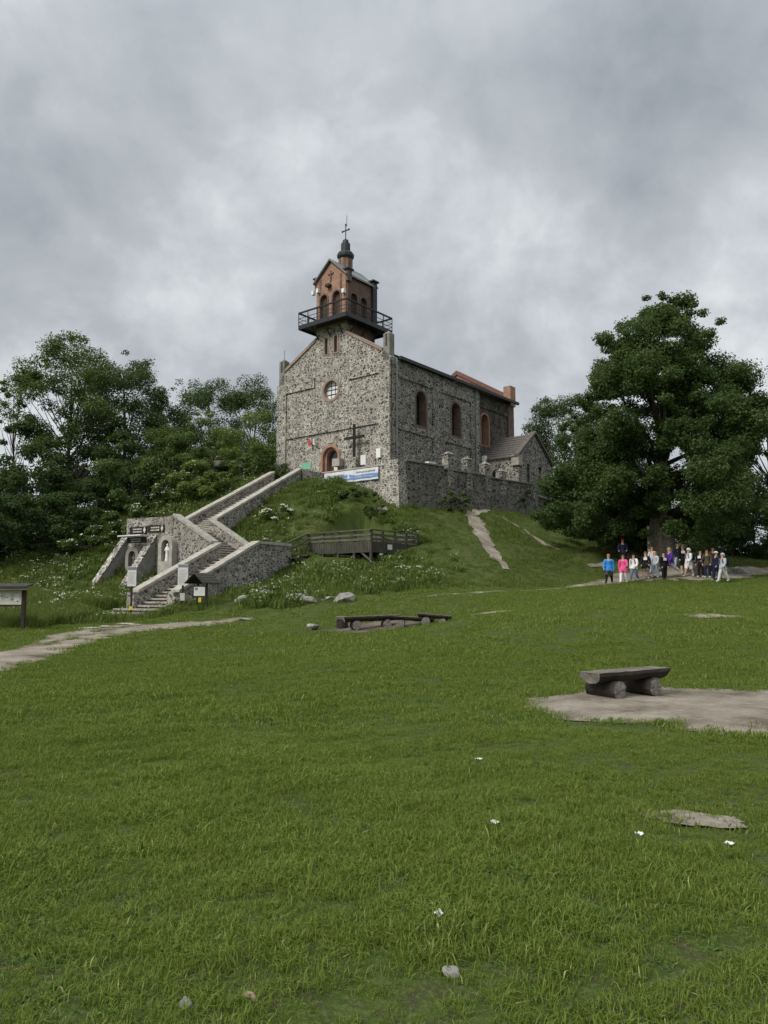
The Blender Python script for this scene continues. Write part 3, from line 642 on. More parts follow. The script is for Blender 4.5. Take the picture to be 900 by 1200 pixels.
for s_ in (t0s, t1s):
    for t_ in (.25, td - .2):
        if s_ == t1s and t_ > 1: pass
        ff = t_ > 1
        cpz = MB().box(cpt(s_, t_, (zt0 + 27.3) / 2 if ff else 26.95), (.44, .5, (27.3 - zt0) if ff else .9), (A, B, (0, 0, 1))).build('corner_pier', MT['brick_dark'] if not ff else MT['slate'], tower)
        MB().box(cpt(s_, t_, 27.47), (.68, .78, .12), (A, B, (0, 0, 1))).build('pier_cap', MT['slate'], tower)
for s0, s1, in ((t0s - .22, tm), (t1s + .22, tm)):
    mb = MB(); z0, z1 = zt1 - .12, ztp + .06; mb.hexa([cpt(s0, -.25, z0), cpt(s1, -.25, z1), cpt(s1, td + .2, z1), cpt(s0, td + .2, z0), cpt(s0, -.25, z0 + .15), cpt(s1, -.25, z1 + .15), cpt(s1, td + .2, z1 + .15), cpt(s0, td + .2, z0 + .15)])
    mb.build('tower_roof', MT['zinc'], tower)
# octagonal lantern with cross
TC = C0 + A * tm + B * 1.75; zv = lambda v: float(P(405, v, TC[1])[2])
MB().lathe(TC, [(.60, 27.5), (.57, zv(304))], 8, .3).build('turret', MT['brick'], tower)
mb = MB()
for k in range(8):
    a_ = k * math.pi / 4 + .3 + math.pi / 8; mb.box((TC[0] + .54 * math.cos(a_), TC[1] + .54 * math.sin(a_), (zv(322) + zv(305)) / 2), (.08, .2, zv(305) - zv(322)), (Vector((math.cos(a_), math.sin(a_), 0)), Vector((-math.sin(a_), math.cos(a_), 0)), Vector((0, 0, 1))))
mb.build('turret_niches', MT['brick_dark'], tower)
MB().lathe(TC, [(.58, zv(304.5)), (.71, zv(302)), (.72, zv(299)), (.60, zv(296.5))], 12).build('turret_collar', MT['slate'], tower)
MB().lathe(TC, [(.40, zv(296.8)), (.38, zv(286)), (.27, zv(285)), (.24, zv(282)), (.06, zv(280))], 12).build('turret_cap', MT['slate'], tower)
mb = MB(); mb.bar(V3(TC, zv(282)), V3(TC, zv(263.5)), .075); zc = zv(270.3); mb.bar(V3(TC - A * .36, zc), V3(TC + A * .36, zc), .075)
for q in (V3(TC - A * .36, zc), V3(TC + A * .36, zc), V3(TC, zv(263.5))): mb.box(q, (.12, .12, .12))
mb.build('roof_cross', MT['metal'], tower)
MB().tube([V3(TC + A * -.12, zv(266)), V3(TC + A * -.12, zv(253))], .022, 5).build('lightning_rod', MT['metal'], tower)

# black steel gallery round the tower
gal = group_part('viewing_gallery', church); go = 1.02
g0, g1, ga, gb = t0s - go, t1s + go, -go, td + go; gz0 = float(P(406, 367.5, 57.4)[2]); gz1 = gz0 + .16
hole = [(t0s - .01, -.03), (t1s + .01, -.03), (t1s + .01, td + .01), (t0s - .01, td + .01)]
mb = MB()
for (a0, a1, b0, b1) in ((g0, g1, ga, -.04), (g0, g1, td + .02, gb), (g0, t0s - .02, -.04, td + .02), (t1s + .02, g1, -.04, td + .02)):
    mb.hexa([cpt(a0, b0, gz0), cpt(a1, b0, gz0), cpt(a1, b1, gz0), cpt(a0, b1, gz0), cpt(a0, b0, gz1), cpt(a1, b0, gz1), cpt(a1, b1, gz1), cpt(a0, b1, gz1)])
mb.build('gallery_floor', MT['metal'], gal)
cor = [(g0, ga), (g1, ga), (g1, gb), (g0, gb)]
post_mesh = None; bal_mesh = None
for i in range(4):
    p, q = cor[i], cor[(i + 1) % 4]; ln = math.hypot(q[0] - p[0], q[1] - p[1])
    MB().bar(cpt(*p, gz0 + .02), cpt(*q, gz0 + .02), .1, .34).build('edge_beam', MT['metal'], gal)
    MB().bar(cpt(*p, gz1 + 1.08), cpt(*q, gz1 + 1.08), .13, .10).build('top_rail', MT['metal'], gal)
    MB().bar(cpt(*p, gz1 + .62), cpt(*q, gz1 + .62), .035, .035).build('mid_rail', MT['metal'], gal)
    MB().bar(cpt(*p, gz1 + .32), cpt(*q, gz1 + .32), .035, .035).build('mid_rail', MT['metal'], gal)
    k = 5; nb = int(ln / .24)
    for j in range(k):
        c = cpt(p[0] + (q[0] - p[0]) * j / k, p[1] + (q[1] - p[1]) * j / k, 0)
        if post_mesh is None: post_mesh = MB().box((0, 0, .55), (.07, .07, 1.1)).mesh('post'); post_mesh.materials.append(MT['metal'])
        o = link('railing_post', post_mesh, None, gal); o.location = (c.x, c.y, gz1)
    for j in range(1, nb):
        c = cpt(p[0] + (q[0] - p[0]) * j / nb, p[1] + (q[1] - p[1]) * j / nb, 0)
        if bal_mesh is None: bal_mesh = MB().box((0, 0, .53), (.016, .016, 1.06)).mesh('baluster'); bal_mesh.materials.append(MT['metal'])
        o = link('baluster', bal_mesh, None, gal); o.location = (c.x, c.y, gz1)
for s_ in (4.8, 6.1, 7.45):
    MB().bar(cpt(s_, -.9, gz0), cpt(s_, -.05, gz0 - 1.0), .07).build('strut', MT['metal'], gal)
for t_ in (.4, 1.8, 3.3):
    MB().bar(cpt(g0 + .1, t_, gz0), cpt(t0s - .05, t_, gz0 - 1.0), .07).build('strut', MT['metal'], gal)

# sacristy annex on the right side
ann = group_part('annex', church)
AP = 3.4; an0, an1 = 13.1, 18.97; A0 = C0 + B * an0; az = 13.35; apz = 15.55
gorg = A0 - A * AP
panel('gable_wall', gorg, B, A, [(0, 8.6), (an1 - an0, 8.6), (an1 - an0, az), ((an1 - an0) / 2, apz), (0, az)], [arch(1.75, .22, 11.0, 12.9), arch(3.95, .22, 11.0, 12.9)], .5, MT['side'], ann)
for s in (1.75, 3.95): panel('window', gorg + A * .3, B, A, arch(s, .24, 10.98, 12.92), [], .04, MT['glass'], ann)
panel('annex_side_wall', A0 - A * .02, -A, B, rect(-.35, AP - .49, 9.4, az), [arch(1.2, .42, 10.6, 12.35)], .5, MT['front'], ann)
panel('window', A0 + B * .3, -A, B, arch(1.2, .46, 10.55, 12.4), [], .04, MT['glass'], ann)
panel('annex_side_wall', A0 + B * (an1 - an0), -A, -B, rect(-.35, AP - .51, 8.6, az), [], .45, MT['side'], ann)
gm = (an1 - an0) / 2
for sg in (0, 1):
    e = -.25 if sg == 0 else an1 - an0 + .25; ez = az - .2
    def ap_(s, q, z): return V3(A0 + B * s - A * q, z)
    rows = 9
    for k in range(rows):       # overlapping rows of tiles
        fa_, fb_ = k / rows, (k + 1.12) / rows; s0 = e + (gm - e) * fa_; s1 = e + (gm - e) * min(fb_, 1); z0 = ez + (apz + .08 - ez) * fa_; z1 = ez + (apz + .08 - ez) * min(fb_, 1)
        mb = MB(); mb.hexa([ap_(s0, -.35, z0 + .05), ap_(s0, AP + .12, z0 + .05), ap_(s1, AP + .12, z1 - .03), ap_(s1, -.35, z1 - .03), ap_(s0, -.35, z0 + .13), ap_(s0, AP + .12, z0 + .13), ap_(s1, AP + .12, z1 + .05), ap_(s1, -.35, z1 + .05)])
        mb.build('tile_row', MT['tile'], ann)
    mb = MB(); mb.hexa([ap_(e, AP - .25, ez + .1), ap_(gm, AP - .25, apz + .14), ap_(gm, AP + .22, apz + .14), ap_(e, AP + .22, ez + .1), ap_(e, AP - .25, ez + .32), ap_(gm, AP - .25, apz + .36), ap_(gm, AP + .22, apz + .36), ap_(e, AP + .22, ez + .32)])
    mb.build('verge_coping', MT['tile'], ann)
MB().box(V3(A0 - A * (AP - .2) + B * .15, 12.95), (.7, .7, .9), (A, B, (0, 0, 1))).build('corner_stone', MT['coping'], ann)
MB().box(V3(A0 - A * .25 - B * .25, 12.6), (.34, .34, 2.0), (A, B, (0, 0, 1))).build('white_post', MT['statue'], ann)

# wooden cross in front of the facade
cx = thing('wooden_cross', 'tall dark wooden cross standing before the church front', 'cross', V3(C0 + A * 3.15 - B * .5, FLOOR))
co = C0 - B * .5
def cq(s, z): return V3(co + A * s, z)
MB().bar(cq(3.15, 11.9), cq(3.15, 14.55), .22).build('upright', MT['blackboard'], cx)
MB().box(cq(3.15, 13.52), (1.9, .18, .2), (A, B, (0, 0, 1))).build('crossbar', MT['blackboard'], cx)
MB().box(cq(3.15, (FLOOR + 11.95) / 2), (.75, .5, 11.95 - FLOOR), (A, B, (0, 0, 1))).build('stone_base', MT['front'], cx)
# small things on the facade
fl = thing('flag_pair', 'two small flags on the wall left of the church door', 'flag', V3(C0 + A * 7.86 - B * .15, 13.4))
for k, m_ in ((-.14, 'white'), (.14, 'red')):
    mb = MB(); mb.bar(cpt(7.8 + k * .5, -.14, 13.35), cpt(7.8 + k * 2.4, -.4, 14.15), .03); mb.build('flag_pole', MT['leadframe'], fl)
    mb = MB(); mb.hexa([cpt(7.8 + k * 1.1, -.3, 13.55), cpt(7.8 + k * 2.4, -.38, 13.45), cpt(7.8 + k * 2.4, -.4, 13.45), cpt(7.8 + k * 1.1, -.32, 13.55), cpt(7.8 + k * 1.2, -.3, 14.0), cpt(7.8 + k * 2.4, -.38, 14.1), cpt(7.8 + k * 2.4, -.4, 14.1), cpt(7.8 + k * 1.2, -.32, 14.0)]); mb.build('flag_cloth', MT[m_], fl)
sg = thing('green_sign', 'small pale green sign left of the church door', 'sign', V3(C0 + A * 7.8 - B * .9, FLOOR))
MB().box(V3(C0 + A * 7.8 - B * .9, 11.75), (1.0, .05, .5), (A, B, (0, 0, 1))).build('board', MT['green'], sg); MB().box(V3(C0 + A * 7.8 - B * .85, 10.8), (.08, .05, 1.5), (A, B, (0, 0, 1))).build('post', MT['leadframe'], sg)
sg = thing('white_notice', 'white notice sheet on a stand near the terrace corner', 'sign', V3(C0 + A * 1.9 - B * .9, FLOOR))
MB().box(V3(C0 + A * 1.9 - B * .9, 11.6), (.5, .05, .75), (A, B, (0, 0, 1))).build('sheet', MT['paper'], sg); MB().box(V3(C0 + A * 1.9 - B * .86, 10.65), (.07, .05, 1.2), (A, B, (0, 0, 1))).build('post', MT['leadframe'], sg)
tag(MB().box(cpt(.97, -.2, 12.1), (.42, .2, .7), (A, B, (0, 0, 1))).build('wall_cabinet', MT['white']), 'white metal cabinet on the church corner', 'cabinet')
tag(MB().box(cpt(3.4 + 1.6, -.3, 11.8), (.75, .5, .6), (A, B, (0, 0, 1))).build('stone_block', MT['coping']), 'pale stone block right of the church door', 'stone')

# ------------------------------------------------------------------ terrace
tp = [V3(p, FLOOR - .3) for p in TERR_POLY]
tag(MB().prism(tp, (0, 0, .3)).build('terrace', MT['slabstone']), 'stone terrace around the church', 'terrace', kind='structure')
tw = thing('terrace_wall', 'mossy stone retaining wall around the church terrace', 'wall', V3(TT, 7.0))
zbn = float(P(443, 547, 54.3)[2])
MB().seg(TT + A * .9, BNR, .5, 6.5, 8.0, zbn, zbn).build('front_parapet', MT['front'], tw)
MB().seg(TT + A * .9 - B * .03, BNR - B * .03, .62, zbn + .003, zbn + .003, zbn + .1, zbn + .1).build('coping', MT['coping'], tw)
MB().seg(BNR + A * .0, S_E3 + rr * .15, .45, 8.0, 8.0, zbn, zbn + .15).build('front_parapet', MT['stair'], tw)
# battered corner pier
q = []
for z_, e in ((6.0, .55), (11.05, .12)):
    for i, j in ((1, 1), (-1.25, 1), (-1.25, -.6), (1, -.6)):
        q.append(V3(TT + (-A) * (i * (.15 + e) if i > 0 else i) + (-B) * (j * (.15 + e) if j > 0 else j), z_))
MB().hexa(q).build('corner_pier', MT['front'], tw)
def twall(p0, p1, zt, zled, zb, m_):
    d = unit(p1[0] - p0[0], p1[1] - p0[1]); n = np.array([d[1], -d[0], 0])
    MB().seg(p0, p1, .5, zb, zb, zt, zt).build('side_wall', m_, tw)
    MB().seg(p0 + n * .22, p1 + n * .22, .5, zb - .5, zb - .5, zled, zled).build('wall_footing', m_, tw)
    MB().seg(p0 + n * .02, p1 + n * .02, .62, zt + .003, zt + .003, zt + .09, zt + .09).build('coping', MT['pier'], tw)
dts = unit(*(TM - TT)[:2]); lts = float(np.hypot(*(TM - TT)[:2]))
twall(TT + dts * .6, TT + dts * 4.5, 11.0, 9.75, 5.5, MT['terrace']); twall(TT + dts * 4.5, TT + dts * 9.2, 10.82, 9.6, 5.5, MT['terrace']); twall(TT + dts * 9.2, TM, 10.7, 9.5, 5.5, MT['terrace'])
dme = unit(*(TE - TM)[:2]); twall(TM, TE, 9.75, 8.9, 5.0, MT['terrace'])
MB().seg(TE, TE + B * 1.5 + A * 4, .5, 5.0, 5.0, 9.6, 9.6).build('side_wall', MT['terrace'], tw)
for u_, vt, s_ in ((525, 533, 1), (547, 539, .9), (568, 545, 1), (587, 553, .9)):
    so, zz = onplane(u_, vt, TT, dts); p = V3(TT + dts * so, 0); zt = zz
    mb = MB(); mb.box((p.x, p.y, (zt + 9.4) / 2), (.62 * s_, .62, zt - 9.4), (dts, unit(dts[1], -dts[0]), (0, 0, 1)))
    ax1, ax2 = V3(dts) * .36 * s_, V3(unit(dts[1], -dts[0])) * .36; cz = Vector((p.x, p.y, zt + .003))
    mb.add([cz - ax1 - ax2, cz + ax1 - ax2, cz + ax1 + ax2, cz - ax1 + ax2, cz + Vector((0, 0, .3))], [(0, 1, 4), (1, 2, 4), (2, 3, 4), (3, 0, 4), (3, 2, 1, 0)]); mb.build('parapet_pier', MT['side'], tw)
for p_, zt in ((TM + dme * .3, 10.0), (TE, 9.9)): MB().box(V3(p_, zt - 2.1), (.6, .75, 4.2), (dme, unit(dme[1], -dme[0]), (0, 0, 1))).build('end_pier', MT['pier'], tw)
tag(MB().box(V3(TT + dts * 3.3, 11.2), (.75, .4, .12), (dts, unit(dts[1], -dts[0]), (0, 0, 1))).build('pale_slab', MT['paper']), 'pale slab lying on the terrace wall right of the corner', 'slab')
# banner: white upper half, blue mountain below, faint writing
bo = TT - B * .36; bn = thing('banner', 'white and blue printed banner hung on the terrace parapet', 'banner', V3(bo + A * 3.9, 9.0))
s0, z1_ = onplane(443.5, 547.5, bo, A); s1, zz1 = onplane(380.5, 557.5, bo, A); _, zbt = onplane(443, 561, bo, A); zt_ = zbn - .05; hb = zt_ - zbt
N_ = 30
def bpt(k, f, off):
    s = s0 + (s1 - s0) * k / N_; sag = .05 * math.sin(k * .9) + .03 * math.sin(k * 2.3); return V3(bo - B * (.03 + off) + A * s - B * sag * f, zt_ - hb * f)
def sheet(name, f0, f1, off, m_, par):
    vs_, fs_ = [], []
    for k in range(N_ + 1):
        a_, b_ = (f0(k / N_) if callable(f0) else f0), (f1(k / N_) if callable(f1) else f1)
        for f in (a_, (a_ + b_) / 2, b_): vs_.append(bpt(k, f, off))
    for k in range(N_):
        for j in range(2): i = k * 3 + j; fs_.append((i, i + 3, i + 4, i + 1))
    me = bpy.data.meshes.new(name); me.from_pydata(vs_, [], fs_); return link(name, me, m_, par)
sheet('cloth', 0, 1, 0, MT['banner'], bn)
def mount(t): return .50 - .22 * max(0, 1 - abs(t - .55) / .16) - .04 * math.sin(9 * t)
sheet('blue_print', mount, .84, .012, MT['blue'], bn)
rng = random.Random(4); mb = MB()
for row, z_, xs in (('t', .26, (.05, .40)), ('t', .33, (.62, .95))):
    x = xs[0]
    while x < xs[1]:
        wl = rng.uniform(.004, .011); k = x * N_; p = bpt(k, z_ + rng.uniform(-.02, .02), .03); mb.box(p, (wl * (s1 - s0) * .55, .006, rng.uniform(.07, .15)), (A, B, (0, 0, 1))); x += wl * 1.15
mb.build('lettering', MT['print'], bn); mb = MB(); x = .08
while x < .92:
    wl = rng.uniform(.005, .013); p = bpt(x * N_, .66 + rng.uniform(-.02, .02), .03); mb.box(p, (wl * (s1 - s0) * .55, .006, rng.uniform(.05, .10)), (A, B, (0, 0, 1))); x += wl * 1.2
mb.build('lettering', MT['banner'], bn)
p = bpt(.53 * N_, .48, .035); MB().box(p, (.16, .006, .42), (A, B, (0, 0, 1))).build('white_figure_mark', MT['banner'], bn)

# ------------------------------------------------------------------ the great staircase
st = thing('stone_staircase', 'zigzag stone staircase with parapets climbing to the church', 'staircase', V3(S_L0, .4))
def steps(org, dr, wdir, wd, ln, z0, z1, n, ext0=0.0, ext1=0.0):
    rise, run = (z1 - z0) / n, ln / n
    for k in range(n):
        p = org + dr * (run * k) - wdir * ext0; L_ = run + .25; zt = z0 + rise * (k + 1); wt = wd + ext0 + ext1
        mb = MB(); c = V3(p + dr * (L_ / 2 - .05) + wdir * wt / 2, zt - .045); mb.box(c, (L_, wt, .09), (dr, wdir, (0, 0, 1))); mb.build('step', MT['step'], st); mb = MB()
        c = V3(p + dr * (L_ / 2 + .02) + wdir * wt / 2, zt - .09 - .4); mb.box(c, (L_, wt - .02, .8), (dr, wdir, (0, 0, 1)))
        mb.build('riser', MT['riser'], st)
steps(S_L0, f1, rr, S_W1, 6.03, .92, Z1, 16)
steps(S_L0 - f1 * 2.0, f1, rr, S_W1, 2.0, .22, .92, 4, .9, .15)
steps(S_L1, f2, f1, 3.0, 3.3, Z1, Z2, 11)
steps(S_Q, f1, f2, 2.8, 9.3, Z2, Z3, 26)
def slab(p, sx, sy, z, dx, dy, name): MB().box(V3(p + dx * sx / 2 + dy * sy / 2, z - .5), (sx, sy, 1.0), (dx, dy, (0, 0, 1))).build(name, MT['step'], st)
slab(S_L1 + f1 * .23, S_W1, 3.0 - .23, Z1, rr, f1, 'landing'); slab(S_L2 + f2 * .23, 2.8 - .23, 3.0, Z2, f2, f1, 'landing')
def parapet(p0, p1, zt0, zt1, zb0, zb1, t=.42, m_='stair', cop=True, name='parapet'):
    o = MB().seg(p0, p1, t, zb0, zb1, zt0 - .14, zt1 - .14).build(name, MT[m_], st)
    if cop:
        ln = float(np.hypot(*(p1 - p0)[:2])); n = max(1, round(ln / 1.1)); rc = random.Random(int(ln * 100))
        for k in range(n):
            a, b = k / n + (.008 / ln if k else 0), (k + 1) / n - (.008 / ln if k < n - 1 else 0); e = rc.uniform(-.012, .012); q0, q1 = p0 + (p1 - p0) * a, p0 + (p1 - p0) * b; za, zb_ = zt0 + (zt1 - zt0) * a, zt0 + (zt1 - zt0) * b
            MB().seg(q0, q1, t + .14 + rc.uniform(-.02, .02), za - .137, zb_ - .137, za + .02 + e, zb_ + .02 + e + rc.uniform(-.008, .008)).build('coping_stone', MT['coping'], o)
    return o
H = .92
parapet(S_L0, S_L1, .92 + H, Z1 + H, -.2, 1.0); parapet(S_R0, S_R1, .92 + H, Z1 + H, -.2, .5); parapet(S_R1 + f1 * .04, S_RC, Z1 + H, Z1 + H, .5, 1.5)
parapet(S_RC + f2 * .3, S_L1 + f1 * 3.0, Z1 + H, Z1 + H, 1, 1.5)
parapet(S_L1 + f1 * 3.0 + f2 * .04, S_Q, Z1 + H, Z2 + H, 1.5, 2.5)
parapet(S_Q + f1 * .2, S_E3, Z2 + H, Z3 + H, 3, 7)
parapet(S_F3 + f1 * .2, S_G3, Z2 + H, Z3 + H, 3, 7)
for p_, z_ in ((S_L0 - f1 * .02, .92 + H), (S_R0 - f1 * .02, .92 + H)): MB().box(V3(p_, z_ - .85), (.5, .5, 1.5), (f1, rr, (0, 0, 1))).build('end_pier', MT['stair'], st)
# retaining wall with buttresses, niches
parapet(S_L1 + f2 * .23, S_L2, Z1 + H + .1, Z2 + H, -.5, -.5, .5, name='retaining_wall')
RW1 = S_L2 + f2 * 4.0
parapet(S_L2 + f2 * .04, RW1, Z2 + H, Z2 + H + .02, 0, 0, .5, name='retaining_wall', cop=False)
parapet(RW1, S_F3 + f2 * 1.1, Z2 + H, Z2 + H, 1, 1, .4, cop=False)
wo = S_L1 - f1 * .26
def buttress(u_top, v_top, wid, plen, zb):
    s_, z_ = onplane(u_top, v_top, wo, f2); p = wo + f2 * s_
    a_, b_ = p - f2 * wid / 2, p + f2 * wid / 2; o_ = -f1
    mb = MB(); mb.hexa([V3(a_ + o_ * .02, zb), V3(b_ + o_ * .02, zb), V3(b_ + o_ * plen, zb), V3(a_ + o_ * plen, zb), V3(a_ + o_ * .02, z_), V3(b_ + o_ * .02, z_), V3(b_ + o_ * plen, zb + .4), V3(a_ + o_ * plen, zb + .4)])
    bt = mb.build('buttress', MT['render'], st)
    mb = MB(); a2, b2 = a_ - f2 * .04, b_ + f2 * .04
    mb.hexa([V3(a2, z_ + .004), V3(b2, z_ + .004), V3(b2 + o_ * (plen + .05), zb + .404), V3(a2 + o_ * (plen + .05), zb + .404), V3(a2, z_ + .12), V3(b2, z_ + .12), V3(b2 + o_ * (plen + .05), zb + .52), V3(a2 + o_ * (plen + .05), zb + .52)])
    mb.build('stone_facing', MT['front'], bt)
buttress(146, 632, .42, 3.0, .7); buttress(180, 629, .46, 3.0, .5)
def niche(u_, vt, vb, w_, figure, dark, label):
    s_, zt = onplane(u_, vt, wo, f2); _, zb = onplane(u_, vb, wo, f2); org = wo - f1 * .01
    o = panel('niche', org, f2, f1, arch(s_, w_ / 2 + .26, zb - 1.2, zt + .25, 12), [arch(s_, w_ / 2, zb, zt, 12)], .42, MT['coping'] if not dark else MT['render'], st, off=.42)
    panel('niche_back', org - f1 * .04, f2, f1, arch(s_, w_ / 2 + .03, zb - .03, zt + .03, 12), [], .03, MT['darkstatue'], o)
    t = thing('statue', label, 'statue', V3(org + f2 * s_ - f1 * .22, zb)); c = org + f2 * s_ - f1 * .22; m_ = MT[figure]; hgt = (zt - zb) * .82
    k = hgt / 1.7
    prof = [(.24, 0), (.25, .05), (.20, .3), (.19, .6), (.17, .9), (.22, 1.12), (.21, 1.3), (.12, 1.42), (.07, 1.46), (.11, 1.53), (.125, 1.62), (.09, 1.7), (.02, 1.73)]
    MB().lathe(c, [(r * k * (1.0 if not dark else 1.1), zb + z * k) for r, z in prof], 14).build('robed_figure', m_, t, smooth=True)
    hp = V3(c - f1 * .2 * k, zb + 1.08 * k)
    for sd_ in (-1, 1): MB().tube([V3(c + f2 * .2 * sd_ * k, zb + 1.28 * k), V3(c + f2 * .26 * sd_ * k - f1 * .06, zb + 1.02 * k), hp + V3(f2) * .03 * sd_ + Vector((0, 0, .1 * k))], [.075 * k, .065 * k, .045 * k], 8).build('arm', m_, t, smooth=True)
niche(200, 633, 658, .62, 'statue', False, 'white statue in the arched niche beside the stairs')
niche(161, 646, 664, .6, 'darkstatue', True, 'dark stone figure in the niche between the buttresses')
# black lettered boards on the wall
def board(u0, u1, v0, v1, off, label, seed, slab_=False):
    s_a, zt = onplane(u0, v0, wo - f1 * off, f2); s_b, _ = onplane(u1, v0, wo - f1 * off, f2); _, zb = onplane(u0, v1, wo - f1 * off, f2); org = wo - f1 * off
    t = thing('sign_board', label, 'sign', V3(org + f2 * (s_a + s_b) / 2, zb), 'black boards on the retaining wall')
    lo, hi = min(s_a, s_b), max(s_a, s_b)
    panel('board', org, f2, f1, rect(lo, hi, zb, zt), [], .07, MT['blackboard'], t)
    mb = MB(); r_ = random.Random(seed)
    for row in (.66, .28):
        x = lo + .28 * (hi - lo)
        while x < hi - .22 * (hi - lo):
            wl = r_.uniform(.03, .1); mb.box(V3(org - f1 * .006 + f2 * (x + wl / 2), zb + (zt - zb) * row), (wl, .008, r_.uniform(.06, .10)), (f2, f1, (0, 0, 1))); x += wl + .03
    mb.build('lettering', MT['cream'], t)
    if not slab_:
        c = V3(org - f1 * .008 + f2 * (lo + .1 * (hi - lo)), (zb + zt) / 2); q = [c + V3(f2) * .11, c + Vector((0, 0, .2)), c - V3(f2) * .11, c - Vector((0, 0, .2))]
        MB().prism(q, V3(f1) * .008 * -1).build('emblem', MT['cream'], t)
    else:
        MB().box(V3(org - f1 * .25 + f2 * (lo + hi) / 2, zt + .06), (hi - lo + .35, .7, .07), (f2, f1, (0, 0, 1))).build('pale_ledge', MT['paper'], t)
board(152, 171.5, 618, 626, .06, 'left of the two upper black lettered boards', 1); board(173, 192, 616, 624, .06, 'right of the two upper black lettered boards', 2); board(149, 171, 630, 637, .5, 'lower black lettered board with a pale ledge on top', 3, True)

# ------------------------------------------------------------------ wooden viewing deck on the slope
ZUP = Vector((0, 0, 1))
dk = thing('wooden_deck', 'weathered dark timber viewing deck beside the staircase', 'deck', V3(DK, hz(DK[0], DK[1])))
dzt, dzb1, dzb0 = float(P(434, 620.5, 44)[2]), float(P(434, 634, 44)[2]), float(P(434, 647, 44)[2]); dfl = dzb0 + .25
DLA, DLB = 4.9, 4.7
mb = MB(); q = [DK, DK + DA * DLA, DK + DA * DLA + DB * DLB, DK + DB * DLB]
mb.prism([V3(p, dfl - .12) for p in q], (0, 0, .12)).build('deck_floor', MT['deckwood'], dk)
brd = {}
for key, dd, nn, ln in (('a', DA, unit(-DB[0], -DB[1]), DLA), ('b', DB, unit(-DA[0], -DA[1]), DLB)):
    nb = int(ln / .195)
    for k in range(nb):
        p = DK + dd * (ln * (k + .5) / nb) + nn * .03
        m_ = MB().box(V3(p, (dzb0 + dzb1) / 2 + random.uniform(-.015, .015)), (ln / nb - .018, .03, dzb1 - dzb0), (dd, nn, (0, 0, 1))).build('board', MT['deckwood'], dk)
    for z_, hh in ((dzt, .07), (dzt - .28, .13), (dzb1 + .12, .13)):
        MB().bar(V3(DK + nn * .05 - dd * .06, z_), V3(DK + nn * .05 + dd * (ln + .05), z_ + random.uniform(-.02, .02)), .12 if hh < .1 else .035, hh).build('rail', MT['deckrail'], dk)
    for k in range(0 if key == 'a' else 1, 5):
        p = DK + dd * (ln * k / 4) - nn * .05; zg = hz(p[0], p[1]) - .4
        MB().box(V3(p, (dzt + zg) / 2 - .04), (.14, .14, dzt - zg - .02), (dd, nn, (0, 0, 1))).build('post', MT['deckwood'], dk)
        if k in (0, 2, 3):
            MB().bar(V3(p + dd * .05, zg + .75), V3(p + dd * .75, dzb0 + .05), .1).build('brace', MT['deckrail'], dk)
        if k in (2,): MB().bar(V3(p - dd * .05, zg + .75), V3(p - dd * .75, dzb0 + .05), .1).build('brace', MT['deckrail'], dk)
for z_ in (dzt, dzt - .28, dzb1 + .1, dzb0 + .4):
    MB().bar(V3(DK + DB * DLB + DA * .2, z_), V3(DK + DB * DLB + DA * DLA, z_), .05, .12).build('rail', MT['deckrail'], dk)
for k in range(1, 4): p = DK + DB * DLB + DA * (DLA * k / 3); MB().box(V3(p, (dzt + dfl) / 2), (.12, .12, dzt - dfl), (DA, DB, (0, 0, 1))).build('post', MT['deckwood'], dk)
panel('white_plate', DK - DA * .05, DB, unit(*DA[:2]), rect(1.55, 2.0, dzb1 - .42, dzb1 - .12), [], .01, MT['paper'], dk, off=.01)
# stair from the landing up to the deck with slanting rails
ea = DK + DA * DLA; sa0 = S_RC + f1 * -.4 + rr * .25
for k in range(4):
    c = sa0 + (ea + DB * .9 - sa0) * ((k + .5) / 4); MB().box(V3(c, Z1 + (dfl - Z1) * (k + 1) / 4 - .05), (.5, 1.4, .08), (unit(*(ea - sa0)[:2]), unit(-(ea - sa0)[1], (ea - sa0)[0]), (0, 0, 1))).build('tread', MT['deckwood'], dk)
for off in (0.0, 1.5):
    a_ = V3(sa0 + DB * off - rr * .1, Z1 + .95); b_ = V3(ea + DB * off, dzt)
    MB().bar(a_, b_, .09).build('slanting_rail', MT['deckrail'], dk); MB().bar(a_ - ZUP * .45, b_ - ZUP * .45, .04, .12).build('slanting_rail', MT['deckrail'], dk)
    MB().box(a_ - ZUP * .9, (.1, .1, 1.8)).build('post', MT['deckwood'], dk); MB().box(b_ - ZUP * .8, (.1, .1, 1.6)).build('post', MT['deckwood'], dk)

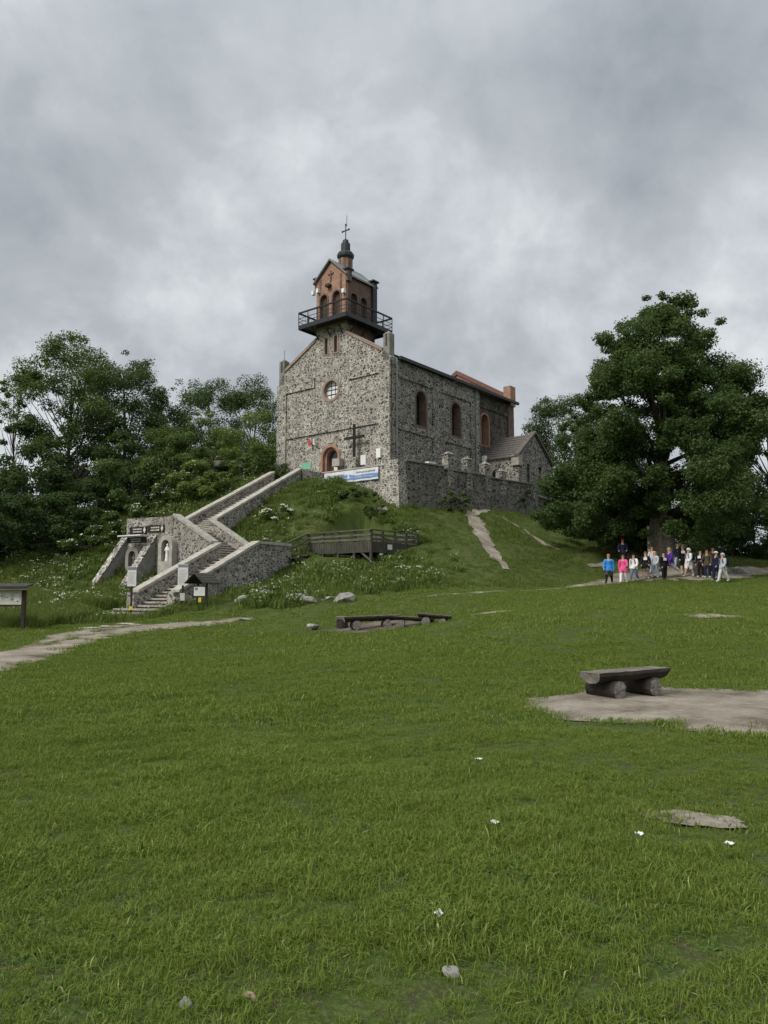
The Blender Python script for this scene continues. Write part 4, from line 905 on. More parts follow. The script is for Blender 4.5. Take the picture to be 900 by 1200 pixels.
# ------------------------------------------------------------------ log benches
def local(o, parent): o.parent = parent; return o
def half_log(L, w, th, rng, nseg=14):
    prof = [(-w / 2, 0), (-w / 4, .004), (0, -.003), (w / 4, .004), (w / 2, 0), (w / 2 + .01, -th * .35), (w * .36, -th * .75), (w * .1, -th), (-w * .18, -th * .97), (-w * .4, -th * .7), (-w / 2 - .008, -th * .3)]
    vs_, fs_ = [], []; n = len(prof)
    for i in range(nseg + 1):
        x = -L / 2 + L * i / nseg
        for j, (y, z) in enumerate(prof):
            e = rng.uniform(-.008, .008); xx = x + (.05 * (z / th) if i == 0 else -.05 * (z / th) if i == nseg else 0) * -1 + (rng.uniform(-.012, .012) if i in (0, nseg) else 0)
            vs_.append((xx, y + e * .8, z + (e if j > 4 else e * .5)))
    for i in range(nseg):
        for j in range(n): a = i * n + j; b = i * n + (j + 1) % n; fs_.append((a, b, b + n, a + n))
    fs_ += [tuple(range(n))[::-1], tuple(range(nseg * n, nseg * n + n))]
    me = bpy.data.meshes.new('half_log'); me.from_pydata(vs_, [], fs_); bm = bmesh.new(); bm.from_mesh(me); bmesh.ops.recalc_face_normals(bm, faces=bm.faces); bm.to_mesh(me); bm.free()
    for m_ in (MT['log'], MT['logtop'], MT['endgrain']): me.materials.append(m_)
    for p in me.polygons: p.material_index = 1 if p.normal.z > .8 else 2 if abs(p.normal.x) > .8 else 0
    return me
def log_round(L, r, rng, n=18):
    """round log lying along local Y, resting on the ground"""
    vs_, fs_ = [], []; k = 6; jit = [rng.uniform(.90, 1.07) for _ in range(n)]; jit[4] = 1.12
    for i in range(k + 1):
        for j in range(n):
            t = 2 * math.pi * j / n; q = r * jit[j] * rng.uniform(.98, 1.02); vs_.append((q * math.cos(t), -L / 2 + L * i / k + (rng.uniform(-.012, .012) if i in (0, k) else 0), q * math.sin(t)))
    for i in range(k):
        for j in range(n): a = i * n + j; b = i * n + (j + 1) % n; fs_.append((a, b, b + n, a + n))
    for i, sg in ((0, -1), (k, 1)):
        c = len(vs_); vs_.append((0, sg * (L / 2 + .008), 0)); fs_ += [(i * n + j, i * n + (j + 1) % n, c) for j in range(n)]
    me = bpy.data.meshes.new('log_round'); me.from_pydata(vs_, [], fs_); bm = bmesh.new(); bm.from_mesh(me); bmesh.ops.recalc_face_normals(bm, faces=bm.faces); bm.to_mesh(me); bm.free()
    me.materials.append(MT['log']); me.materials.append(MT['endgrain'])
    for p in me.polygons: p.material_index = 1 if abs(p.normal.y) > .8 else 0
    return me
def log_bench(label, loc, rz, L, w, th, r, feet, tilt=0.0, seed=1, flen=.62, group='half-log benches'):
    rng = random.Random(seed); t = thing('log_bench', label, 'bench', loc, group); t.rotation_euler = (0, tilt, rz)
    s = bpy.data.objects.new('seat', half_log(L, w, th, rng)); COL.objects.link(s); local(s, t); s.location = (0, 0, 2 * r * .93 + th * .86)
    for x in feet:
        f = bpy.data.objects.new('log_foot', log_round(flen, r, rng)); COL.objects.link(f); local(f, t); f.location = (x, 0.02, r * .93); f.rotation_euler = (0, rng.uniform(0, .4), rng.uniform(-.06, .06))
    return t
rz = math.atan2(.55, .84); c = np.array([3.22, 11.7]) + np.array([.84, .55]) * .83 + np.array([-.55, .84]) * .19
log_bench('dark half-log bench standing on the bare dirt patch', (c[0], c[1], hz(c[0], c[1]) + .005), rz, 1.68, .40, .17, .135, (-.47, .38), 0, 3, .58)
c = G(436, 736.5); log_bench('long low log bench in the middle of the meadow', (c[0], c[1], c[2] - .02), .22, 2.15, .42, .2, .17, (-.62, .55), -.03, 5, .5)
c = G(484, 733.5); log_bench('low sagging log bench right of the middle one', (c[0], c[1], c[2] - .08), -.1, 1.55, .36, .15, .15, (-.45, .5), .05, 6, .5)
c = G(505, 733.0); log_bench('pale-topped log bench farthest right of the middle three', (c[0] + .15, c[1] + .5, c[2] - .05), -.16, 1.25, .34, .15, .16, (-.3, .3), .08, 8, .5)
c = G(401, 736); t = thing('log_stump_seat', 'dark log stump seat topped with a slab left of the middle benches', 'stump', c)
MB().lathe((c[0], c[1]), [(.24, c[2] - .05), (.22, c[2] + .15), (.2, c[2] + .3)], 12).build('stump', MT['log'], t); mb = MB(); mb.box((c[0], c[1], c[2] + .38), (.48, .4, .13)); mb.bevel('slab', MT['logtop'], t, .03)

# ------------------------------------------------------------------ rocks, litter
def rock(name, label, cat, c, sx, sy, sz, mat, seed, group=None, sink=.25, rz=0.0):
    rng = np.random.default_rng(seed); bm = bmesh.new(); bmesh.ops.create_icosphere(bm, subdivisions=3, radius=1)
    cuts = [(Vector(rng.normal(size=3)).normalized(), rng.uniform(.38, .8)) for _ in range(14)]
    for v in bm.verts:
        for n, d in cuts:
            e = v.co.dot(n) - d
            if e > 0: v.co -= n * e * .92
        v.co += Vector(rng.normal(size=3)) * .02
    cs, sn = math.cos(rz), math.sin(rz)
    for v in bm.verts:
        x, y, z = v.co.x * sx, v.co.y * sy, v.co.z * sz; v.co = Vector((x * cs - y * sn, x * sn + y * cs, z))
    me = bpy.data.meshes.new(name); bm.to_mesh(me); bm.free(); o = link(name, me, mat); o.location = (c[0], c[1], c[2] + sz * (1 - 2 * sink) * .6)
    return tag(o, label, cat, group)
rock('boulder', 'large pale grey boulder at the foot of the hill', 'rock', G(406, 705), .62, .5, .42, MT['rock'], 2, 'rocks at the foot of the hill')
rock('boulder', 'low flat grey rock left of the large boulder', 'rock', G(368, 705), .7, .45, .24, MT['rock'], 3, 'rocks at the foot of the hill')
rock('boulder', 'small pale rock between the flat rock and the boulder', 'rock', G(385, 702), .4, .3, .16, MT['slabstone'], 4, 'rocks at the foot of the hill')
rock('boulder', 'mossy grey rock left of the flat rock', 'rock', G(345, 705), .75, .45, .32, MT['rock'], 5, 'rocks at the foot of the hill')
rock('boulder', 'dark rock among the weeds right of the staircase', 'rock', G(307, 701), .5, .42, .42, MT['darkstatue'], 6, 'rocks at the foot of the hill')
rock('boulder', 'rounded rock among white flowers by the staircase', 'rock', G(281, 707), .5, .4, .36, MT['rock'], 7, 'rocks at the foot of the hill')
rock('boulder', 'round grey stone left of the stump seat', 'rock', G(366, 738), .28, .24, .26, MT['rock'], 8)
rock('boulder', 'grey stone on the pale path at the staircase foot', 'rock', G(289, 727), .42, .2, .1, MT['rock'], 9)
rock('boulder', 'grey block below the terrace corner', 'rock', G(448, 602), .45, .4, .4, MT['rock'], 10)
rock('boulder', 'grey upright stone behind the white-hooded walker', 'rock', G(817, 672), .45, .35, .75, MT['rock'], 12, sink=.15)
rock('boulder', 'low grey boulder right of the big tree', 'rock', G(868, 672), .9, .5, .4, MT['rock'], 13)
rock('stone', 'pale stone lying in the grass at the bottom centre', 'stone', G(530, 1143), .046, .034, .034, MT['rock'], 14, 'stones in the foreground grass')
rock('stone', 'grey stone in the grass at the bottom left', 'stone', G(219, 1179), .038, .03, .032, MT['rock'], 15, 'stones in the foreground grass')
rock('stone', 'pinkish stone in the grass right of the grey one', 'stone', G(294, 1170), .04, .03, .03, MT['rockwarm'], 16, 'stones in the foreground grass')
for k, (u, v) in enumerate(((150, 732), (125, 735), (105, 737))):
    rock('flagstone', ('pale flagstone nearest the staircase steps', 'pale flagstone second from the staircase steps', 'pale flagstone third from the staircase steps')[k], 'stone', G(u, v), .75, .4, .07, MT['slabstone'], 30 + k, 'flagstones beside the left path')
for k, (u, v) in enumerate(((50, 722), (36, 729))):
    rock('flagstone', ('pale slab in the tall grass behind the notice board', 'pale slab at the foot of the notice board post')[k], 'stone', G(u, v), .5, .3, .12, MT['slabstone'], 40 + k)
def paper_bit(label, u, v, sx, sy, seed, mat='paper'):
    rng = np.random.default_rng(seed); c = G(u, v); n, m = 7, 5; vs_ = []
    for i in range(n):
        for j in range(m):
            x, y = (i / (n - 1) - .5) * sx, (j / (m - 1) - .5) * sy; vs_.append((c[0] + x + rng.normal() * sx * .03, c[1] + y, c[2] + .030 + abs(rng.normal()) * .006 + .007 * math.sin(i * 1.3 + j)))
    fs_ = [(i * m + j, (i + 1) * m + j, (i + 1) * m + j + 1, i * m + j + 1) for i in range(n - 1) for j in range(m - 1)]
    me = bpy.data.meshes.new('paper_scrap'); me.from_pydata(vs_, [], fs_); o = link('paper_scrap', me, MT[mat]); md = o.modifiers.new('thickness', 'SOLIDIFY'); md.thickness = .002
    tag(o, label, 'litter', 'paper scraps in the grass')
paper_bit('white paper scrap nearest the dirt patch under the bench', 561, 893, .075, .05, 1); paper_bit('white paper scrap in the grass below the first one', 580, 969, .06, .06, 2)
paper_bit('white paper scrap left of the small stone patch', 750, 983, .05, .03, 3); paper_bit('white paper scrap right of the small stone patch', 855, 994, .06, .035, 4)
paper_bit('crumpled pale scrap above the bottom centre stone', 514, 1078, .045, .05, 5)

# ------------------------------------------------------------------ signs near the staircase
def text_lines(mb, org, dx, w, z0, z1, n, rng, ny):
    for k in range(n):
        z_ = z1 - (z1 - z0) * (k + .5) / n; ww = w * rng.uniform(.7, 1); mb.box(org + dx * (-(w - ww) / 2) + Vector((0, 0, z_)) + ny * .004, (ww, .004, (z1 - z0) / n * .35), (dx, ny, ZUP))
def post_sign(label, u0, u1, v0, v1, vb, Y, extra=None):
    c = P((u0 + u1) / 2, v0, Y); zt = c[2]; zb = P(u0, v1, Y)[2]; w = (u1 - u0) / 900 * Y; zg = hz(c[0], c[1]); t = thing('information_sign', label, 'sign', (c[0], c[1], zg), 'white sheets on posts by the staircase')
    dx = Vector((1, .12, 0)).normalized(); ny = Vector((.12, -1, 0)).normalized(); o = Vector((c[0], c[1], 0))
    MB().box(o + Vector((0, 0, (zt + zb) / 2)), (w, .04, zt - zb), (dx, ny, ZUP)).build('panel', MT['paper'], t)
    MB().box(o + ny * .022 + Vector((0, 0, zt - .09)), (w * .96, .006, .14), (dx, ny, ZUP)).build('header', MT['print'], t)
    mb = MB(); text_lines(mb, o + ny * .021, dx, w * .78, zb + .12, zt - .25, 9, random.Random(int(u0)), ny); mb.build('print_lines', MT['cream'], t)
    MB().box(o - ny * .06 + Vector((0, 0, (zg + zt) / 2 - .1)), (.09, .07, zt - zg - .1), (dx, ny, ZUP)).build('post', MT['log'], t)
    return t, o, zg, ny, dx
t, o, zg, ny, dx = post_sign('white sheet sign in front of the left buttress foot', 150, 160, 664, 687, 715, 37.5)
MB().box(o + ny * .01 + Vector((0, 0, zg + .95)), (.16, .05, .17), (dx, ny, ZUP)).build('yellow_marker', MT['yellow'], t)
t, o, zg, ny, dx = post_sign('white sheet sign on the right side of the lower stairs', 209, 220.5, 661, 686, 700, 36.9)
MB().box(o + ny * .01 + Vector((0, 0, zg + .62)), (.22, .04, .36), (dx, ny, ZUP)).build('small_label', MT['cream'], t)
c = P(237, 690, 36.4); zg = hz(c[0], c[1]); t = thing('roofed_information_stand', 'small shingle-roofed information stand beside the staircase', 'sign', (c[0], c[1], zg))
o = Vector((c[0], c[1], 0)); zr = P(237, 672, 36.4)[2]; ze = P(237, 684, 36.4)[2]; rd = Vector((-.55, -.83, 0)).normalized(); rp = Vector((.83, -.55, 0)).normalized()
for sgn in (-1, 1):
    for k in range(4):
        f0, f1_ = k / 4, (k + 1.15) / 4; s0, s1 = .62 * sgn * (1 - f0), .62 * sgn * max(0, 1 - f1_); z0, z1 = ze + (zr - ze) * f0, ze + (zr - ze) * min(1, f1_); mb = MB()
        mb.hexa([o + rd * -.55 + rp * s0 + ZUP * z0, o + rd * .55 + rp * s0 + ZUP * z0, o + rd * .55 + rp * s1 + ZUP * (z1 - .02), o + rd * -.55 + rp * s1 + ZUP * (z1 - .02),
                 o + rd * -.55 + rp * s0 + ZUP * (z0 + .05), o + rd * .55 + rp * s0 + ZUP * (z0 + .05), o + rd * .55 + rp * s1 + ZUP * (z1 + .03), o + rd * -.55 + rp * s1 + ZUP * (z1 + .03)]); mb.build('shingle_row', MT['shingle'], t)
for sgn in (-.3, .3): MB().box(o + rp * sgn + ZUP * (ze + zg) / 2, (.09, .09, ze - zg + .1)).build('post', MT['log'], t)
pc = P(234, 687, 36.2); pb = P(234, 699, 36.2); MB().box((pc[0], pc[1], (pc[2] + pb[2]) / 2), (.62, .05, pc[2] - pb[2] + .06)).build('board', MT['blackboard'], t); MB().box((pc[0], pc[1] - .028, (pc[2] + pb[2]) / 2), (.52, .01, pc[2] - pb[2] - .06)).build('sheet', MT['paper'], t)
MB().box((pc[0] - .15, pc[1] - .036, pc[2] - .12), (.14, .006, .12)).build('picture', MT['print'], t)
MB().box((pc[0] + .02, pc[1], pb[2] - .16), (.13, .04, .22)).build('yellow_plate', MT['yellow'], t)
# big notice board at the left edge
c = P(27, 727, 29.0); zg = hz(c[0], c[1]); zt = P(27, 687, 29)[2]; t = thing('notice_board', 'roofed notice board with papers at the left edge', 'notice board', (c[0] - .9, c[1], zg))
for k in (0, -1.9): MB().box((c[0] + k, c[1], (zg + zt) / 2 - .1), (.13, .13, zt - zg + .2)).build('post', MT['log'], t)
mb = MB(); mb.hexa([(c[0] - 2.15, c[1] - .35, zt - .06), (c[0] + .22, c[1] - .35, zt - .06), (c[0] + .22, c[1] + .3, zt + .06), (c[0] - 2.15, c[1] + .3, zt + .06), (c[0] - 2.15, c[1] - .35, zt), (c[0] + .22, c[1] - .35, zt), (c[0] + .22, c[1] + .3, zt + .12), (c[0] - 2.15, c[1] + .3, zt + .12)]); mb.build('roof', MT['shingle'], t)
MB().box((c[0] - .95, c[1] - .3, zt - .1), (2.37, .05, .09)).build('fascia', MT['logtop'], t)
zp = P(27, 708, 29)[2]; MB().box((c[0] - .95, c[1] - .02, (zt + zp) / 2 - .08), (1.75, .06, zt - zp - .12)).build('panel', MT['cream'], t)
MB().box((c[0] - .95, c[1] - .02, zp - .05), (1.78, .1, .07)).build('lower_rail', MT['log'], t)
r_ = random.Random(3)
for k in range(5): MB().box((c[0] - .25 - k * .33, c[1] - .055, (zt + zp) / 2 - .05 + r_.uniform(-.08, .08)), (.2, .006, .26)).build('paper', MT['paper'], t)
mb = MB()
for k in range(8): mb.box((c[0] - .22 - k * .2, c[1] - .062, (zt + zp) / 2 - .08 + r_.uniform(-.16, .16)), (r_.uniform(.05, .1), .004, r_.uniform(.015, .06)))
mb.build('print_lines', MT['print'], t)
# trail post with markers beside the big trunk
c = G(761, 664); t = thing('trail_marker_post', 'wooden trail post with white markers left of the big trunk', 'sign post', c); zt = P(762, 616, c[1])[2]
MB().tube([(c[0], c[1], c[2] - .2), (c[0], c[1], zt)], .07, 8).build('post', MT['bark'], t)
for v_ in (619, 627, 636, 645): MB().box((c[0] - .02, c[1] - .09, P(762, v_, c[1])[2]), (.13, .03, .15)).build('marker', MT['cream'], t)
# little hut among the bushes left of the church
c = P(266, 556, 68); t = thing('garden_hut', 'small dark hut half hidden in the bushes left of the church', 'hut', (c[0], c[1], c[2] - 1.6)); ze, zr = P(266, 549, 68)[2], P(266, 541, 68)[2]
MB().box((c[0], c[1], (ze + c[2] - 1.6) / 2), (2.4, 2.2, ze - c[2] + 1.6)).build('wall', MT['rear'], t); MB().box((c[0] + .1, c[1] - 1.115, c[2] - .2), (.9, .05, 1.5)).build('door', MT['blackboard'], t)  # black panel stands for the shade inside the hut's opening
for sgn in (-1, 1):
    mb = MB(); mb.hexa([(c[0] - 1.5, c[1] + 1.4 * sgn, ze - .1), (c[0] + 1.5, c[1] + 1.4 * sgn, ze - .1), (c[0] + 1.5, c[1], zr), (c[0] - 1.5, c[1], zr), (c[0] - 1.5, c[1] + 1.4 * sgn, ze), (c[0] + 1.5, c[1] + 1.4 * sgn, ze), (c[0] + 1.5, c[1], zr + .1), (c[0] - 1.5, c[1], zr + .1)]); mb.build('roof', MT['tile'], t)

# ------------------------------------------------------------------ the walking group
def cloth(name, col): return plain('cloth_' + name, col, .85, .12, 9, bump=.15, spec=.15)
CL = {k: cloth(k, c) for k, c in dict(blue=(.035, .22, .55), darkgrey=(.055, .058, .062), black=(.012, .012, .014), navy=(.016, .02, .045), pink=(.70, .10, .24), white=(.70, .70, .70), offwhite=(.52, .53, .54),
      khaki=(.19, .165, .12), paleblue=(.40, .47, .58), purple=(.075, .03, .24), grey=(.30, .31, .31), olive=(.075, .066, .045), red=(.5, .03, .04), brown=(.11, .06, .035), ginger=(.40, .15, .05), blond=(.42, .29, .14),
      darkhair=(.02, .014, .01), palegrey=(.42, .46, .50), bluejean=(.15, .19, .27), shoe=(.45, .45, .45), darkshoe=(.02, .02, .02), striped=(.40, .42, .45)).items()}
SKIN = plain('skin', (.52, .31, .22), .6, .08, 10, bump=0)
def person(label, u, vf, H, face, stride=.0, arms=(.1, .1), bend=(.15, .15), top='black', sleeve=True, hood=None, legs='black', shorts=False, hair='darkhair', hairlen=0, hat=None, shoes='shoe', pack=None, patch=None, lower=None, coat=0.0, seed=1, dY=0.0, lean=0.0):
    c = G(u, vf)
    if dY: c[1] += dY; c[0] = (u - 450) / 900 * c[1] * 1.0; c[2] = hz(c[0], c[1])
    V, E, R, lab = {}, [], {}, {}
    def v(n, x, y, z, r): V[n] = Vector((x, y, z)); R[n] = r
    sw = .112
    v('pel', 0, 0, .525, .078); v('spine', 0, lean * .1, .62, .072); v('chest', 0, lean * .22, .735, .083); v('neck', 0, lean * .3, .835, .034); v('jaw', 0, lean * .32 + .012, .885, .044); v('head', 0, lean * .33, .935, .058); v('crown', 0, lean * .33 - .005, .975, .040)
    E += [('pel', 'spine'), ('spine', 'chest'), ('chest', 'neck'), ('neck', 'jaw'), ('jaw', 'head'), ('head', 'crown')]
    for sd_, s_ in ((-1, 'l'), (1, 'r')):
        st_ = stride * sd_
        kx, ky, kz = .062 * sd_, math.sin(st_) * .24 + .02, .525 - math.cos(st_) * .24
        back = max(0, -st_) * .8; sh = st_ - back
        ax_, ay, az_ = .060 * sd_, ky + math.sin(sh) * .235, kz - math.cos(sh) * .235
        az_ = max(az_, .045)
        v('hip' + s_, .058 * sd_, 0, .495, .066); v('knee' + s_, kx, ky, kz, .043); v('calf' + s_, kx, (ky * 2 + ay) / 3 - .01, (kz * 2 + az_) / 3, .042); v('ank' + s_, ax_, ay, az_, .027); v('toe' + s_, ax_ * 1.15, ay + .085, max(.022, az_ - .025), .024)
        E += [('pel', 'hip' + s_), ('hip' + s_, 'knee' + s_), ('knee' + s_, 'calf' + s_), ('calf' + s_, 'ank' + s_), ('ank' + s_, 'toe' + s_)]
        an = arms[0 if sd_ < 0 else 1]; bd = bend[0 if sd_ < 0 else 1]; ch = V['chest']
        v('sh' + s_, sw * sd_, ch.y, .80, .043); el = Vector((sw * sd_ + .035 * sd_, ch.y + math.sin(an) * .165, .80 - math.cos(an) * .165)); v('el' + s_, *el, .032)
        wr = el + Vector((-.01 * sd_, math.sin(an + bd) * .14, -math.cos(an + bd) * .14)); v('wr' + s_, *wr, .023)
        hd = wr + Vector((-.006 * sd_, math.sin(an + bd) * .05, -math.cos(an + bd) * .05)); v('hd' + s_, *hd, .025); tp_ = wr + Vector((-.012 * sd_, math.sin(an + bd + .3) * .095, -math.cos(an + bd + .3) * .095)); v('fi' + s_, *tp_, .014)
        th_ = wr + Vector((-.03 * sd_, math.sin(an + bd + .5) * .05 + .012, -math.cos(an + bd + .5) * .05)); v('th' + s_, *th_, .009)
        E += [('chest', 'sh' + s_), ('sh' + s_, 'el' + s_), ('el' + s_, 'wr' + s_), ('wr' + s_, 'hd' + s_), ('hd' + s_, 'fi' + s_), ('hd' + s_, 'th' + s_)]
    names = list(V); bm = bmesh.new(); ly = bm.verts.layers.skin.verify(); bv = {}
    for n in names:
        q = bm.verts.new(V[n] * H); q[ly].radius = (R[n] * H, R[n] * H * (.72 if n in ('chest', 'spine', 'pel') else 1.1 if n == 'head' else 1)); q[ly].use_root = (n == 'pel'); bv[n] = q
    for a_, b_ in E: bm.edges.new((bv[a_], bv[b_]))
    me = bpy.data.meshes.new('skeleton'); bm.to_mesh(me); bm.free(); tmp = bpy.data.objects.new('skeleton', me); COL.objects.link(tmp)
    md = tmp.modifiers.new('skin', 'SKIN'); md.use_smooth_shade = True; tmp.modifiers.new('sub', 'SUBSURF').levels = 1
    dg = bpy.context.evaluated_depsgraph_get(); ev = tmp.evaluated_get(dg); body = bpy.data.meshes.new_from_object(ev); bpy.data.objects.remove(tmp)
    t = thing('person', label, 'person', c, 'walkers on the path under the big tree'); t.rotation_euler = (0, 0, face)
    body.materials.clear(); body.materials.append(SKIN); bo_ = bpy.data.objects.new('body', body); COL.objects.link(bo_); local(bo_, t)
    # label every face by its nearest bone, lift clothes off the body
    co = np.empty(len(body.vertices) * 3); body.vertices.foreach_get('co', co); co = co.reshape(-1, 3) / H; no = np.empty(len(body.vertices) * 3); body.vertices.foreach_get('normal', no); no = no.reshape(-1, 3)
    fc = np.array([co[list(p.vertices)].mean(0) for p in body.polygons]); best = np.full(len(fc), 9.0); which = np.zeros(len(fc), int)
    for k, (a_, b_) in enumerate(E):
        pa, pb = np.array(V[a_]), np.array(V[b_]); ab = pb - pa; tt = np.clip(((fc - pa) @ ab) / (ab @ ab), 0, 1); dd = np.linalg.norm(fc - pa - tt[:, None] * ab, axis=1) / (.5 * (R[a_] + R[b_]))
        m_ = dd < best; best[m_] = dd[m_]; which[m_] = k
    bn_ = [E[k][1] for k in which]
    def garment(name, test, off, mat, flare=0.0):
        idx = [i for i in range(len(fc)) if test(bn_[i], fc[i])]
        if not idx: return
        used = sorted({x for i in idx for x in body.polygons[i].vertices}); mp = {x: k for k, x in enumerate(used)}
        pts = []
        for x in used:
            p = co[x] * H + no[x] * off * H
            if flare and co[x][2] < .6: p[:2] *= 1 + flare * (.6 - co[x][2]) / .2
            pts.append(tuple(p))
        g = bpy.data.meshes.new(name); g.from_pydata(pts, [], [tuple(mp[x] for x in body.polygons[i].vertices) for i in idx]); g.materials.append(mat); g.polygons.foreach_set('use_smooth', [True] * len(g.polygons))
        o = bpy.data.objects.new(name, g); COL.objects.link(o); local(o, t); return o
    armset = ('shl', 'shr', 'ell', 'elr') + (('wrl', 'wrr') if sleeve else ())
    garment('jacket' if sleeve else 'shirt', lambda b, f: b in armset or b in ('spine', 'chest') or (b in ('pel', 'hipl', 'hipr', 'kneel', 'kneer') and f[2] > .47 - coat), .013, CL[top], .25)
    lim = .30 if shorts else 0
    garment('shorts' if shorts else 'trousers', lambda b, f: b in ('hipl', 'hipr', 'kneel', 'kneer', 'calfl', 'calfr', 'ankl', 'ankr') and f[2] > lim, .010 if not shorts else .018, CL[legs])
    if lower: garment('leggings', lambda b, f: b in ('kneel', 'kneer', 'calfl', 'calfr', 'ankl', 'ankr') and f[2] <= .34, .006, CL[lower])
    for e_ in 'lr': garment('shoe', lambda b, f: b == 'toe' + e_ or (b == 'ank' + e_ and f[2] < .04), .010, CL[shoes])
    hc = Vector((0, V['head'].y, .935)) * H
    def dome(name, mat, rx, ry, rz_, cut, back=0.0, off=(0, 0, 0)):
        b2 = bmesh.new(); bmesh.ops.create_uvsphere(b2, u_segments=14, v_segments=10, radius=1)
        bmesh.ops.delete(b2, geom=[q for q in b2.verts if q.co.z < cut - (.9 if q.co.y < -.1 else 0) * back or (q.co.y > .45 and q.co.z < .3)], context='VERTS')
        for q in b2.verts: q.co = hc + Vector((q.co.x * rx + off[0], q.co.y * ry + off[1], q.co.z * rz_ + off[2])) * H
        m2 = bpy.data.meshes.new(name); b2.to_mesh(m2); b2.free(); m2.materials.append(mat); m2.polygons.foreach_set('use_smooth', [True] * len(m2.polygons)); o = bpy.data.objects.new(name, m2); COL.objects.link(o); local(o, t); return o
    if hood: dome('hood', CL[hood], .072, .080, .085, -.55, .5, (0, -.006, -.004))
    else: dome('hair', CL[hair], .064, .074, .066, -.05, .45 + hairlen, (0, -.004, .002))
    if hairlen and not hood:
        hb_ = MB().tube([hc + Vector((0, -.045, .0)) * H, hc + Vector((0, -.062, -.09)) * H, hc + Vector((0, -.066, -.09 - hairlen * .2)) * H], [.045 * H, .05 * H, .022 * H], 8).build('long_hair', CL[hair], None, True); local(hb_, t)
    if hat:
        dome('cap', CL[hat], .069, .078, .060, .0, 0, (0, 0, .018)); b_ = MB().box(hc + Vector((0, .085, .022)) * H, (.10 * H, .07 * H, .010 * H)).build('cap_brim', CL[hat]); local(b_, t)
    # eyes, nose and mouth
    fcb = MB(); [fcb.box(hc + Vector((x, .058, .002)) * H, (.012 * H, .012 * H, .007 * H)) for x in (-.022, .022)]; fcb.box(hc + Vector((0, .056, -.042)) * H, (.026 * H, .012 * H, .006 * H)); local(fcb.build('eyes_and_mouth', CL['darkhair']), t)
    nb_ = MB(); nb_.add([hc + Vector(q) * H for q in ((-.010, .058, -.018), (.010, .058, -.018), (0, .060, .006), (0, .076, -.018))], [(0, 1, 3), (1, 2, 3), (2, 0, 3)]); local(nb_.build('nose', SKIN), t)
    if pack:
        pb_ = MB(); pb_.box((0, (-.135 + V['chest'].y) * H, .70 * H), (.19 * H, .12 * H, .24 * H)); local(pb_.bevel('backpack', CL[pack], None, .03 * H, 2), t)
        sb_ = MB(); [sb_.tube([Vector((x, -.07 + V['chest'].y, .80)) * H, Vector((x, .02 + V['chest'].y, .845)) * H, Vector((x, .083 + V['chest'].y, .76)) * H, Vector((x * 1.1, .05, .64)) * H], .012 * H, 5) for x in (-.07, .07)]; local(sb_.build('straps', CL[pack]), t)
    if patch:
        q = MB(); q.box(Vector((0, .083 + V['chest'].y, .74)) * H, (.12 * H, .014 * H, .09 * H)); local(q.build('chest_print', CL[patch]), t)
    return t
PI = math.pi
# facing: local +Y is forward; PI turns a walker towards the camera
person('person in bright blue jacket and dark leggings walking ahead of the group', 714, 685, 1.66, PI * .86, .38, (-.25, .3), (.25, .35), 'blue', legs='darkgrey', shorts=True, lower='black', hair='ginger', shoes='darkshoe', coat=.02)
person('person in dark top and red cap behind the pink coat', 730, 678, 1.72, PI * .9, .1, (.1, .1), (.9, .9), 'navy', legs='black', hat='red', dY=3.4)
person('child in bright pink coat and white trousers', 731, 684, 1.58, PI * .8, .25, (.2, -.1), (.9, .2), 'pink', legs='white', hair='brown', hairlen=.5, coat=.08)
person('child in white top with a dark bag right of the pink coat', 743.5, 682, 1.56, PI * .75, .3, (.2, -.2), (.6, .2), 'white', legs='bluejean', hair='darkhair', hairlen=.4, pack='black')
person('child in black hoodie and khaki shorts', 757.5, 679.5, 1.60, PI * .85, .22, (.1, .2), (.7, .5), 'black', legs='khaki', shorts=True, hair='brown', patch='white', coat=.06)
person('ginger-haired child half hidden behind the pale blue one', 764, 676, 1.56, PI * .7, .1, (.1, .1), (.3, .3), 'offwhite', legs='paleblue', hair='ginger', hairlen=.6, dY=1.4)
person('child in pale blue sweatshirt and light trousers', 768.5, 677.5, 1.52, PI * .7, .15, (.2, .1), (.5, .5), 'palegrey', legs='paleblue', hair='blond', hairlen=.3)
person('person all in black standing in the middle of the group', 778.5, 680, 1.58, PI * 1.1, .05, (.05, .05), (.2, .2), 'black', legs='black', hair='darkhair', shoes='darkshoe', patch='white')
person('person in purple hoodie and grey trousers striding', 786.5, 677, 1.70, PI * .62, .62, (.35, -.3), (.5, .3), 'purple', legs='offwhite', hair='blond', hairlen=.2, lean=.14)
person('child in pale jeans half hidden behind the purple hoodie', 794.5, 675, 1.6, PI * .7, .25, (.1, .2), (1.6, .4), 'navy', legs='paleblue', hair='brown', dY=1.6)
person('person in black jacket with a white chest print', 800, 675.5, 1.74, PI * .95, .12, (.2, .2), (1.3, .3), 'black', legs='black', shorts=True, hair='blond', patch='white', dY=.6)
person('person in white hooded sweatshirt and white shorts', 808, 676.5, 1.66, PI * .6, .25, (.2, -.15), (.6, .3), 'white', hood='white', legs='white', shorts=True, pack='navy', coat=.05)
person('dark-haired child in black left of the olive jacket', 822, 677, 1.58, PI * .7, .1, (.15, .15), (1.1, .3), 'black', legs='black', hair='darkhair', patch='white', hairlen=.4)
person('person in olive jacket among the right-hand children', 829.5, 677.5, 1.62, PI * .8, .12, (.1, .1), (.3, .3), 'olive', legs='navy', hair='brown', coat=.05)
person('dark-clad child half hidden behind the white cap', 835.5, 676, 1.56, PI * .75, .1, (.1, .1), (.3, .3), 'brown', legs='navy', hair='darkhair', dY=1.2)
